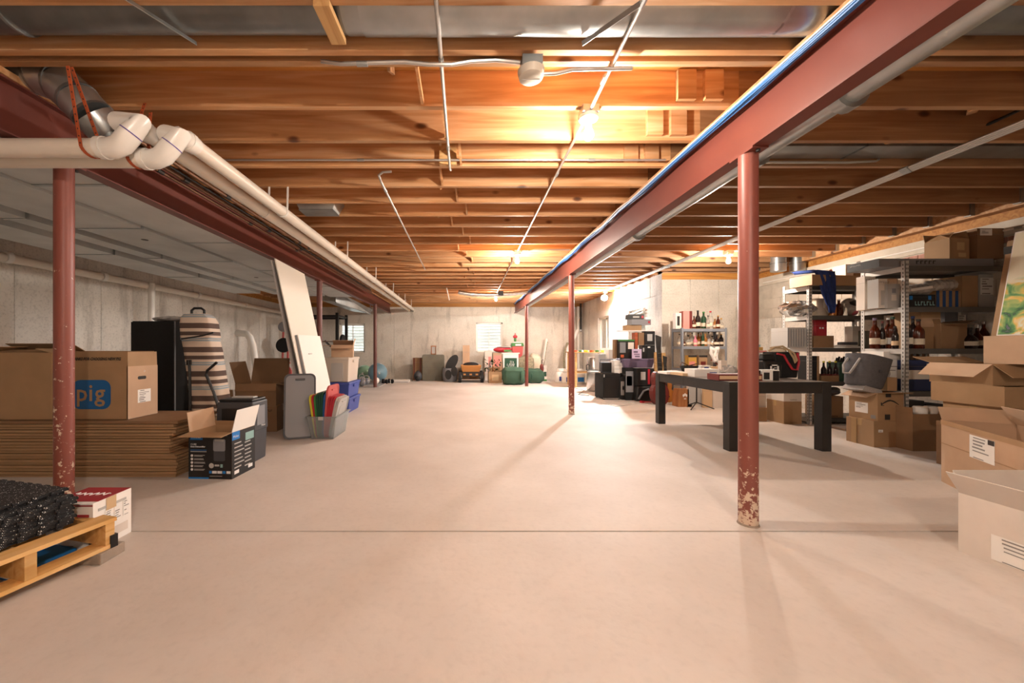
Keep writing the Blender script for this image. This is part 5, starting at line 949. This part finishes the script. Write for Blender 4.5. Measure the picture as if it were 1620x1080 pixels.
for k in range(3): a = R(90+60*(k-1)); MB().ball((.035*math.cos(a),-.102,.2+.035*math.sin(a)),(.016,.004,.028),8,6).build('emblem', 'white_ink', t)
MB().box(-.02,.02,-.104,-.1,.15,.165).build('emblem', 'white_ink', t)
pbox('pale plank leaning behind the upright guitar', 1036, 1045, 557, 8.25-.4, .04, 0, 'pale_wood', 'plank', cat='plank', rz=R(-4)) ; pbox('second pale plank leaning beside the return wall corner', 1047, 1053, 558, 7.9, .03, 0, 'pale_wood', 'plank', cat='plank')
# ================================================================ MIDDLE RIGHT: HEAP BY THE SIDE WALL
t = thing('amplifier', 'black guitar amplifier on the floor beside the mid column', 'amplifier', (3.20,8.30,0), R(4)); MB().box(-.20,.20,-.2,.24,.02,.57).build('cabinet', 'black_matte', t, bevel=.012); MB().box(-.18,.18,-.208,-.2,.05,.47).build('grille', 'black_plastic', t); MB().box(-.19,-.17,-.212,-.2,.49,.55).build('badge', 'light_grey', t); MB().box(-.2,.2,-.205,-.195,.02,.035).build('trim', 'steel', t)
for x in (-.17,.17):
    for y in (-.17,.2): MB().lathe([(.02,0),(.02,.02)],8,Matrix.Translation((x,y,0))).build('foot', 'rubber', t)
pbox('small dark speaker sitting on the amplifier', 951, 971, 573, 8.36, .12, .572, 'dark_grey', 'speaker', [('p','f',.08,.92,.08,.92,'black_plastic')], cat='speaker'); pbox('grey papers on the amplifier', 934, 950, 587.5, 8.3, .2, .572, 'light_grey', 'paper_sheets', cat='papers')
pipe('cord', 'pale cord looping on the floor before the amplifier', 'cord', [FL(955,638)+Vector((0,0,.006)),FL(975,643)+Vector((0,0,.006)),FL(1000,640)+Vector((0,0,.006)),FL(1003,637)+Vector((0,0,.006)),FL(985,637)+Vector((0,0,.006)),FL(1035,641)+Vector((0,0,.006))], .006, 'white_cable'); pipe('cord', 'dark cord on the floor left of the amplifier', 'cord', [FL(898,611)+Vector((0,0,.006)),FL(925,618)+Vector((0,0,.006)),FL(915,624)+Vector((0,0,.006)),FL(932,626)+Vector((0,0,.006))], .006, 'black_plastic')
Yh = 8.15
t = thing('guitar_case', 'black curved case standing right of the amplifier', 'case', (XP(984,Yh),Yh,0)); MB().prism(rrect(.17,.5,.07,5,0,.25),-.06,.08).build('shell', 'black_matte', t, bevel=.01); MB().box(-.05,.05,-.066,-.06,.1,.4).build('stripe', 'ink_grey', t); MB().box(-.02,.02,-.08,-.06,.22,.3).build('handle', 'black_plastic', t)
pbox('black and silver sports equipment box in the heap', 990, 1004, 582, 8.0, .3, 0, 'black_matte', 'printed_box', [('p','f',.0,.85,.25,.9,'mid_grey'),('p','f',.1,.7,.45,.75,'card_white')])
t = thing('gear_bag', 'black gear bag with a red stripe at the foot of the heap', 'bag', (XP(1020,7.95),8.0,0)); MB().box(-.21,.21,-.12,.14,.32,.69).build('upper_box', 'black_matte', t, bevel=.02); MB().taper(.46,.3,.40,.26,.0,.32).build('lower_bag', 'black_plastic', t, bevel=.03); MB().box(.03,.075,-.126,-.12,.36,.68).build('stripe', 'red_lid', t); MB().box(-.12,-.02,-.126,-.12,.45,.62).build('print', 'light_grey', t); MB().tube([(-.18,-.16,.05),(-.08,-.17,.22),(.02,-.17,.26),(.1,-.17,.2),(.19,-.16,.05)],.022,7).build('strap', 'mid_grey', t, True)
t = thing('tool', 'red handled tool on the floor before the gear bag', 'tool', (*FL(1028,637)[:2],.0)); MB().tube([(-.14,0,.02),(.06,0,.02),(.09,.05,.2)],.016,6).build('handle', 'red_soft', t, True); MB().box(-.2,-.12,-.02,.02,0,.04).build('head', 'red_lid', t)
t = tote('plum storage tote carrying the game boxes', (XP(1010,8.1),8.25,.695), .68, .36, .20, 'purple'); zt = .897
pbox('stack of white papers left of the plum tote', 972, 986, 570, 8.2, .22, .575, 'paper', 'paper_stack', [('p','f',0,1,.3,.33,'light_grey'),('p','f',0,1,.6,.63,'light_grey')], cat='papers')
HG = 'game boxes in the heap'
pbox('black game box with a green top edge', 978, 1004, 537, 8.12, .14, zt, 'black_plastic', 'game_box', [('p','f',0,1,.92,1,'green_lid'),('p','f',.1,.45,.3,.85,'mid_grey'),('p','f',.6,.95,.5,.85,'card_white'),('p','f',.15,.35,.05,.2,'orange_strap')], group=HG); pbox('brown side of the box left of the black game box', 972, 977, 537, 8.2, .1, zt, 'card_dark', group=HG)
pbox('slim orange book between the game boxes', 1004.5, 1009, 526, 8.15, .16, zt, 'orange_strap', 'book', cat='book', group=HG); pbox('lilac and white printed folder leaning on the game boxes', 1000, 1015, 552, 8.02, .015, zt, 'lilac', 'folder', [('p','f',.2,.8,.4,.5,'purple'),('p','f',.15,.6,.6,.8,'purple'),('p','f',.3,.8,.15,.3,'purple')], cat='folder')
pbox('lower left black cookware box in the heap', 1015.5, 1023, 546, 8.15, .14, zt, 'black_plastic', 'game_box', [('p','f',.2,.5,.5,.8,'light_grey')], group=HG); pbox('tall black cookware box at the right of the heap', 1023.5, 1036, 546, 8.15, .14, zt, 'black_matte', 'game_box', [('p','f',.1,.4,.8,.9,'white_ink')], group=HG)
zu = ZP(546,8.15)+.003; pbox('black box with a pale round picture in the heap', 1020, 1036, 524, 8.15, .14, zu, 'black_plastic', 'game_box', [('p','f',.25,.75,.3,.8,'light_grey')], group=HG); pbox('brown box in the upper heap', 1010, 1019, 526, 8.16, .14, zu, 'card_dark', 'game_box', group=HG)
zb = ZP(524,8.15)+.003; o = MB().box(-.42,.36,-.12,.14,0,.02).build('shelf_board', 'white_board', None, loc=(XP(1008,8.2),8.25,zb)); tag(o, 'thin pale board laid across the game boxes', 'board'); zb += .022
pbox('lower flat brown box on the pale board', 991, 1015, 514, 8.15, .2, zb, 'card', 'game_box', group=HG); z2 = ZP(514,8.15)+.003; pbox('grey flat game box near the top of the heap', 998, 1030, 505, 8.13, .2, z2, 'mid_grey', 'game_box', [('p','f',.85,.95,.3,.7,'red_lid')], group=HG, rz=R(6)); z3 = ZP(505,8.13)+.004
pbox('topmost black game box on the heap', 995, 1019, 497, 8.15, .2, z3, 'black_plastic', 'game_box', [('p','f',.3,.7,.3,.6,'light_grey'),('p','f',.84,.97,.2,.7,'red_lid')], group=HG, rz=R(-5))
t = thing('window_blind', 'bent white blind slats hanging in the covered side window', 'blind', (XF-.02,9.6,1.86))
for k in range(5): MB().bar((0,0,.03*k),(0,-.8,.06+.035*k+.02*(k % 2)),.008,.012).build('slat', 'white_plastic', t)
# ---- work table with clutter
t = thing('work_table', 'tall work table strewn with small coloured blocks by the side wall', 'table', (3.66,10.9,0)); MB().box(-.55,.5,-.3,.55,.985,1.01).build('tabletop', 'pale_wood', t)
for x in (-.5,.44):
    for y in (-.26,.5): MB().box(x,x+.05,y-.02,y+.03,0,.985).build('leg', 'pale_wood', t)
MB().box(-.5,.44,-.25,.5,.40,.42).build('lower_shelf', 'pale_wood', t)
bc = ['orange_strap','red_lid','gold','green_lid','paper','teal','yellow','blue_print','card_light']; bn = ['orange','red','golden','green','white','teal','yellow','blue','tan']
for k in range(18):
    o = MB().box(-.05,.05,-.04,.04,0,.05).build('toy_block', bc[k % 9], None, bevel=.006, loc=(3.16+.055*k,10.68+.13*(k % 3),1.011), rot=(0,0,R(25*k))); tag(o, '%s small block in the %s half of the work table clutter' % (bn[k % 9], 'left' if k < 9 else 'right'), 'block', 'blocks on the work table')
t = thing('stock_pot', 'stainless steel keg pot under the work table edge', 'pot', (XP(944,9.6),9.75,.0)); MB().lathe([(.2,.02),(.205,.03),(.205,.86),(.19,.88)],26).build('body', 'steel', t, True); MB().lathe([(.212,.55),(.212,.57)],26).build('band', 'galv', t); MB().tube([(-.2,-.08,.7),(-.25,-.1,.68),(-.25,-.1,.56),(-.2,-.08,.54)],.012,6).build('handle', 'black_plastic', t, True)
t = thing('tripod', 'grey camera tripod standing on the far floor by the work table', 'tripod', (XP(948,10.2),10.2,0)); MB().tube([(0,0,.55),(0,0,1.75)],.012,8).build('column', 'light_grey', t)
for k in range(3): a = R(90+120*k); MB().tube([(0,0,.9),(.25*math.cos(a),.25*math.sin(a),.01)],.012,6).build('leg', 'light_grey', t)
pbox('wire mesh basket of odds and ends by the keg pot', 947, 963, 560, 9.3, .3, .575, 'light_grey', 'wire_basket', cat='basket'); pbox('white plastic drawer unit behind the amplifier', 963, 974, 553, 9.1, .3, 0, 'white_plastic', 'drawer_unit', [('p','f',.05,.95,.02+.24*k,.03+.24*k,'light_grey') for k in range(4)], cat='drawers')
t = thing('grey_cover', 'grey speaker grille leaning behind the amplifier', 'panel', (XP(961,8.9),8.95,.0)); MB().box(-.16,.16,0,.02,0,.86).build('panel', 'mid_grey', t); MB().box(-.14,.14,-.004,0,.03,.83).build('mesh', 'light_grey', t)
for k, (px, lb) in enumerate(((887,'left white plastic jug with a blue label on the far floor'),(898,'middle white plastic jug with a blue label on the far floor'),(916,'white plastic jug with a red stripe behind the mid column'))):
    t = thing('plastic_jug', lb, 'jug', (XP(px,11.9+.3*(k == 0)),11.9+.3*(k == 0),0), 0, 'white jugs on the far floor'); MB().lathe([(.17,0),(.19,.02),(.19,.26),(.15,.34),(.06,.37),(.06,.4)],18).build('tank', 'white_plastic', t, True); MB().lathe([(.13,.36),(.13,.45),(.11,.45),(.11,.36)],16).build('collar', 'white_plastic', t, True); MB().box(-.09,.1,-.197,-.16,.06,.2).build('label', 'royal' if k < 2 else 'blue_print', t); MB().lathe([(.03,.37),(.03,.43)],8).build('valve', 'black_plastic', t)
pipe('flex_hose', 'left grey flexible hose standing against the back wall', 'hose', [(XP(894,13),13.0,.01),(XP(893,13),13.0,.7),(XP(895,13),13.05,1.0),(XP(900,13),13.1,1.3)], .055, 'camo', None, (), 10); pipe('flex_hose', 'right white flexible hose rising against the back wall', 'hose', [(XP(898,12.9),12.9,.01),(XP(897,12.9),12.9,.75),(XP(899,12.9),12.95,1.1),(XP(910,12.9),13.05,1.45),(XP(917,12.9),13.1,1.75)], .06, 'white_board', None, (), 10)
pipe('downpipe', 'black pipe in the far right corner', 'pipe', [(XF-.12,13.2,2.7),(XF-.12,13.2,1.7)], .03, 'black_iron', None, [((XF-.12,13.2,1.75),'z')]); pipe('downpipe', 'white pipe in the far right corner below the black one', 'pipe', [(XF-.2,13.25,2.6),(XF-.2,13.25,.01)], .04, 'pvc_white', None, [((XF-.2,13.25,2.2),'z')], 10, 'pvc_white')
# ================================================================ BACK WALL
Yb = 12.7
pbox('brown leather suitcase against the back wall', 653, 668, 566, 12.9, .2, 0, 'card_dark', 'suitcase', [('p','f',.1,.2,.0,1,'dark_red'),('p','f',.75,.85,.0,1,'dark_red')], cat='suitcase')
t = thing('backpack', 'dark backpack before the brown suitcase', 'backpack', (XP(661,12.6),12.62,0)); MB().ball((0,0,.17),(.14,.11,.17),14,10).build('body', 'dark_grey', t, True); MB().ball((0,-.08,.1),(.1,.06,.09),12,8).build('pocket', 'black_plastic', t, True); MB().tube([(-.04,0,.33),(0,0,.38),(.04,0,.33)],.01,6).build('handle', 'black_plastic', t)
t = thing('foam_pad', 'large olive-grey foam pad with rounded corners against the back wall', 'pad', (XP(686,12.9),12.8,0)); MB().prism(rrect(.76,.90,.06,5,0,.45),-.06,.06).build('pad', 'foam_grey', t, bevel=.015); MB().box(-.37,.37,-.0605,-.058,.45,.455).build('seam', 'fabric_grey', t)
t = thing('lantern', 'wooden lantern standing on the olive-grey pad', 'lantern', (XP(686,12.85),12.8,.902)); MB().box(-.09,.09,-.05,.05,0,.03).build('base', 'warm_wood', t); MB().box(-.09,.09,-.05,.05,.27,.30).build('roof', 'warm_wood', t); MB().box(-.05,.06,-.03,.03,.03,.27).build('glass', 'light_grey', t)
for x in (-.085,.065): 
    for y in (-.045,.025): MB().box(x,x+.02,y,y+.02,.03,.27).build('post', 'warm_wood', t)
t = thing('pet_carrier', 'grey shell tub with a raised oval black lid by the pad', 'tub', (XP(712,12.5),12.5,0)); MB().lathe([(.2,0),(.24,.05),(.26,.28),(.24,.45),(.22,.45),(.2,.06)],18,Matrix.Diagonal((1,.8,1,1))).build('shell', 'mid_grey', t, True); MB().prism([(.20*math.cos(R(20*k))*.9+.06+.12*math.sin(R(20*k)),.62+.28*math.sin(R(20*k))) for k in range(18)],-.05,.0).build('lid', 'black_plastic', t); MB().prism([(.11*math.cos(R(20*k))-.05,.24+.16*math.sin(R(20*k))) for k in range(18)],-.222,-.21).build('opening', 'black_plastic', t); MB().prism([(.10*math.cos(R(20*k))+.14,.36+.17*math.sin(R(20*k))) for k in range(18)],-.21,-.20).build('opening', 'black_plastic', t)
t = thing('garden_cart', 'orange-brown cart with black wheels before the back wall', 'cart', (XP(745,12.3),12.4,0)); MB().taper(.56,.6,.68,.75,.34,.56).build('tub', 'orange_cart', t, bevel=.015); MB().box(-.3,.3,-.32,.3,.20,.34).build('chassis', 'black_plastic', t); MB().ball((0,-.1,.57),(.26,.2,.09),14,8).build('cargo_net', 'black_matte', t); MB().tube([(-.35,-.36,.10),(.35,-.36,.10)],.02,8).build('axle', 'steel', t)
for x in (-.36,.36):
    for y in (-.3,.3): wv = MB().lathe([(.06,-.045),(.17,-.05),(.18,0),(.17,.05),(.06,.045)],20,Matrix.Translation((x,y,.18)) @ Matrix.Rotation(R(90),4,'Y')).build('wheel', 'rubber', t, True); MB().lathe([(.06,-.055),(.06,.055)],12,Matrix.Translation((x,y,.18)) @ Matrix.Rotation(R(90),4,'Y')).build('hub', 'white_plastic', wv)
for x in (-.2,0,.2): MB().box(x-.05,x+.03,-.326,-.32,.24,.29).build('plate', 'orange_cart', t)
pbox('tall narrow carton standing behind the cart', 732, 743, 546, 12.95, .12, 0, 'card_light', tape=False)
o = MB().ball((0,0,.14),(.3,.1,.14),14,8).build('pillow', 'light_grey', None, True, loc=(XP(748,13.1),13.15,.35)); tag(o, 'grey patterned bundle under the back window', 'bundle'); MB().box(-.25,.25,-.1,.1,-.35,.02).build('carton', 'card_dark', o)
t = pbox('open carton holding a leafy green plant', 773, 794, 588, 11.9, .42, 0, 'card', flaps={'l': (-12,.34,0,'fabric_light'),'b': (10,.12),'r': (40,.12)}, deco=[('p','f',.25,.75,.2,.75,'tape_clear')]); decal(t, (.42,.42,.3), 'l', .02, .4, .02, .3, 'fabric_light', 'side_panel', .004)
t = thing('leafy_plant', 'dark green leafy plant in the open carton', 'plant', (XP(780,12.1),12.1,.03))
MB().tube([(0,0,0),(0,0,.5)],.02,6).build('stem', 'warm_wood', t)
for k in range(70):
    rr = random.Random(k); c = Vector((rr.uniform(-.27,.25), rr.uniform(-.14,.14), rr.uniform(.3,.68))); d = Vector((rr.uniform(-1,1), rr.uniform(-1,.2), rr.uniform(0,1))).normalized()*.10; s_ = d.cross(Vector((0,0,1))).normalized()*.028; MB().add([c, c+d*.5+s_, c+d, c+d*.5-s_, c+d*.5+Vector((0,0,.012))],[(0,1,4),(1,2,4),(2,3,4),(3,0,4),(0,3,2,1)]).build('leaf', 'leaf', t)
pbox('upright brown carton behind the plant', 767, 778, 555, 12.9, .2, 0, 'card_white', deco=[('p','f',.5,.9,.5,.8,'salmon')]); pbox('carton with pink print behind the plant', 780, 794, 558, 12.95, .2, 0, 'card_light', deco=[('p','f',.1,.9,.5,.9,'salmon')])
t = thing('wreath_bag', 'shiny red gift bag lying on the cartons under the window', 'bag', (XP(796,12.85),12.95,ZP(558,12.95)+.0)); MB().ball((0,0,.11),(.34,.12,.10),16,8).build('sack', 'red_lid', t, True); MB().ball((.05,-.03,.2),(.27,.09,.03),14,6).build('cover', 'plastic_wrap', t)
pbox('plain carton supporting the red storage tub', 806, 830, 566, 12.9, .3, 0, 'card'); zt = ZP(566,12.9)+.003
t = thing('red_tub', 'red storage tub with a green lid near the back window', 'tub', (XP(819,12.9),13.05,zt)); MB().taper(.32,.26,.38,.3,0,.40).build('tub', 'red_soft', t, bevel=.01); MB().taper(.44,.34,.40,.3,.40,.52).build('lid', 'green_lid', t, bevel=.02); MB().box(-.08,.12,-.175,-.165,.42,.48).build('label', 'paper', t); MB().ball((0,0,.52),(.16,.1,.04),12,6).build('snow_cap', 'paper', t, True)
t = thing('figurine', 'tiny red and green figurine on the red tub', 'figurine', (XP(816,12.85),13.0,zt+.565)); MB().lathe([(.03,0),(.04,.02),(.045,.1),(.03,.12)],10).build('base', 'green_lid', t, True); MB().ball((0,0,.17),(.08,.05,.06),10,6).build('body', 'red_lid', t, True); MB().ball((0,0,.24),.03,10,6).build('head', 'salmon', t, True); MB().lathe([(.03,.255),(.003,.31)],8).build('hat', 'red_lid', t)
t = thing('chalkboard_sign', 'white framed chalkboard sign with scribbles behind the green bag', 'sign', (XP(808,12.05),12.05,0)); MB().box(-.25,.25,0,.05,0,.94).build('frame', 'white_board', t); MB().box(-.2,.2,-.004,0,.36,.80).build('slate', 'dark_green', t); MB().box(-.29,.29,-.02,.08,.94,.97).build('cap', 'white_board', t)
pts = [(-.13+.26*k/14, -.008, .55+.08*math.sin(k*1.5)) for k in range(15)]; MB().tube(pts,.005,5).build('chalk_line', 'white_ink', t)
for x in (-.02,.03,.08): MB().box(x,x+.012,-.008,-.004,.55,.72-.3*abs(x)).build('chalk_stroke', 'white_ink', t)
t = thing('greenery', 'small green spray lying on the chalkboard cap', 'plant', (XP(803,12.08),12.08,.972))
for k in range(8): c = Vector((-.1+.028*k,0,.02)); MB().add([c,c+Vector((.03,.02,.05)),c+Vector((.01,-.02,.09)),c+Vector((-.02,.01,.05))],[(0,1,2,3),(0,3,2,1)][:1]).build('leaf', 'green_lid', t)
def sack(label, c, rx, ry, rz_, mat, seed, band=None):
    t = thing('duffel_bag', label, 'bag', c); m = MB(); m.ball((0,0,rz_),(rx,ry,rz_),24,14); rr = random.Random(seed)
    for i, v in enumerate(m.v): m.v[i] = tuple(c0+r0*math.copysign(abs((q0-c0)/r0)**.62, q0-c0) for q0, r0, c0 in zip(v, (rx,ry,rz_), (0,0,rz_)))
    for i, v in enumerate(m.v): q = 1+.05*math.sin(v[0]*25+seed)+.04*math.sin(v[2]*30+v[1]*17); m.v[i] = (v[0]*q+rr.uniform(-.008,.008), v[1]*q, max(0,(v[2]-rz_)*q*1.08+rz_))
    m.build('body', mat, t, True)
    if band: MB().tube([(band,-ry*1.02*math.cos(R(a)),rz_+rz_*1.03*math.sin(R(a))) for a in range(-70,91,20)],.018,6).build('strap', 'dark_green', t, True)
    return t
sack('large green fabric bag on the far floor', (XP(812,11.45),11.5,0), .36, .3, .26, 'green_fabric', 1, .2); sack('smaller green fabric bag beside the slim column', (XP(845,11.9),12.0,0), .34, .26, .22, 'green_fabric', 4, -.1)
sack('camouflage bundle behind the green bags', (XP(832,12.5),12.55,0), .28, .2, .42, 'camo', 2); sack('pale patterned bundle against the far wall', (XP(846,12.8),12.85,0), .22, .2, .44, 'canvas', 3)
t = thing('poster_tube', 'white roll leaning on the far wall right of the slim column', 'tube', (XP(857,12.9),12.95,0)); MB().tube([(0,0,0),(.26,.32,1.45)],.05,12).build('roll', 'white_board', t, True); MB().tube([(.03,-.06,.2),(.27,.24,1.35)],.012,6).build('cord', 'camo', t)
t = thing('umbrella', 'folded dark red umbrella leaning near the white roll', 'umbrella', (XP(857,12.3),12.3,0)); MB().lathe([(.02,.12),(.07,.45),(.06,.55),(.015,.6)],12).build('canopy', 'dark_red', t, True); MB().lathe([(.012,0),(.012,.14)],8).build('tip', 'black_plastic', t); MB().tube([(0,0,.6),(0,0,.7),(.03,0,.74),(.06,0,.72)],.012,6).build('handle', 'black_plastic', t, True)
pbox('small white tub with a green base right of the umbrella', 860, 865, 578, 12.6, .15, 0, 'card_white', 'tub', [('p','f',0,1,0,.12,'green_lid'),('p','f',.1,.9,.3,.6,'dark_green')], cat='tub')
# ================================================================ GYM CORNER
o = MB().box(-.9,.55,-1.0,1.1,0,.02).build('floor_mat', 'grey_mat', None, loc=(-3.0,11.6,0)); tag(o, 'pale grey exercise mat on the gym corner floor', 'mat')
t = thing('exercise_ball', 'shiny blue exercise ball against the back wall', 'ball', (XP(597.5,12.1),12.1,.021)); MB().ball((0,0,.31),.31,28,18).build('ball', 'ball_blue', t, True); MB().lathe([(.03,0),(.03,.004)],10,Matrix.Translation((.12,-.285,.3)) @ Matrix.Rotation(R(90),4,'X')).build('valve', 'white_plastic', t)
t = thing('exercise_ball', 'pale green exercise ball behind the slim brown column', 'ball', (XP(577,12.7),12.7,.001)); MB().ball((0,0,.27),(.27,.27,.27),24,14).build('ball', 'ball_green', t, True); MB().lathe([(.03,0),(.03,.004)],10,Matrix.Translation((0,-.265,.28)) @ Matrix.Rotation(R(90),4,'X')).build('valve', 'white_plastic', t)
o = MB().ball((0,0,.1),.1,16,10).build('small_ball', 'paper', None, True, loc=(XP(594.5,11.4),11.45,.021)); tag(o, 'small white ball beside the slim brown column', 'ball')
def dumbbell(label, c, s=1, rz=0):
    t = thing('dumbbell', label, 'dumbbell', c, rz, 'dumbbells on the gym mat'); T = Matrix.Rotation(R(90),4,'Y')
    MB().lathe([(.016,-.12*s),(.016,.12*s)],8,Matrix.Translation((0,0,.07*s)) @ T).build('handle', 'steel', t, True)
    for x in (-.13,.07): MB().lathe([(.06*s,x*s),(.07*s,(x+.01)*s),(.07*s,(x+.05)*s),(.06*s,(x+.06)*s)],8,Matrix.Translation((0,0,.07*s)) @ T).build('weight', 'black_matte', t)
for k, (px, lb) in enumerate(((602,'dumbbell left of the pair before the blue ball'),(610,'dumbbell in the middle before the blue ball'),(615,'rightmost dumbbell next to the white roller'))): dumbbell(lb, (XP(px,11.6),11.6+.05*k,.021 if px < 612 else .001), 1.0, R(20*k))
for k, (px, py, lb) in enumerate(((572,606,'left kettlebell near the beige tote'),(580,609,'middle kettlebell near the slim brown column'),(573,612,'front kettlebell near the slim brown column'))):
    p = FL(px,py); t = thing('kettlebell', lb, 'kettlebell', (p.x,p.y,.021 if p.y > 10.6 else .001), 0, 'kettlebells by the brown column'); MB().ball((0,0,.1),.1,14,9).build('bell', 'mid_grey', t, True); MB().tube([(-.07,0,.15),(-.07,0,.24),(0,0,.27),(.07,0,.24),(.07,0,.15)],.016,7).build('handle', 'light_grey', t, True)
t = thing('foam_roller', 'long white bench pad on the floor before the back wall', 'pad', (XP(633,12.3),12.3,0)); MB().prism(rrect(.64,.08,.035,4,0,.04),-.13,.13).build('pad', 'white_board', t); MB().box(-.28,.28,-.132,-.13,.0,.02).build('base', 'mid_grey', t)
t = thing('power_rack', 'black steel power rack before the left back window', 'rack', (-4.55,12.0,0))
for x in (-.62,.55):
    for y in (-.45,.45): MB().box(x,x+.08,y-.04,y+.04,0,2.22).build('upright', 'black_plastic', t)
for y in (-.45,.45): MB().box(-.6,.6,y-.03,y+.03,2.08,2.15).build('crossbar', 'black_plastic', t)
for x in (-.62,.55):
    MB().box(x+.01,x+.07,-.42,.42,2.10,2.16).build('side_bar', 'black_plastic', t); MB().box(x+.01,x+.07,-.42,.42,.9,.96).build('side_bar', 'black_plastic', t); MB().box(x,x+.08,-.6,.6,0,.06).build('foot', 'black_plastic', t)
MB().tube([(-.85,-.5,1.32),(.9,-.5,1.32)],.018,8).build('barbell', 'steel', t)
for x in (-.75,.78): MB().lathe([(.05,-.03),(.22,-.03),(.22,.03),(.05,.03)],20,Matrix.Translation((x,-.5,1.32)) @ Matrix.Rotation(R(90),4,'Y')).build('plate', 'rubber', t)
MB().bar((.2,-.45,1.35),(.55,-.2,.95),.05,.05).build('brace', 'black_plastic', t)
t = thing('wall_rack', 'red wall rack with round weight plates behind the leaning drywall', 'rack', (XP(448,10.2),10.2,0))
for dx in (-.04,.1): MB().bar((dx,0,0),(dx+.05,0,1.75),.04,.04).build('upright', 'red_soft', t)
for z, r, m in ((1.70,.14,'mid_grey'),(1.2,.2,'rubber'),(.45,.22,'red_soft'),(.25,.2,'rubber')):
    MB().lathe([(.03,-.03),(r,-.03),(r,.03),(.03,.03)],20,Matrix.Translation((.05,-.08,z)) @ Matrix.Rotation(R(80),4,'X')).build('plate', m, t)
MB().box(-.06,.2,-.03,.03,.7,.73).build('crossbar', 'red_soft', t)
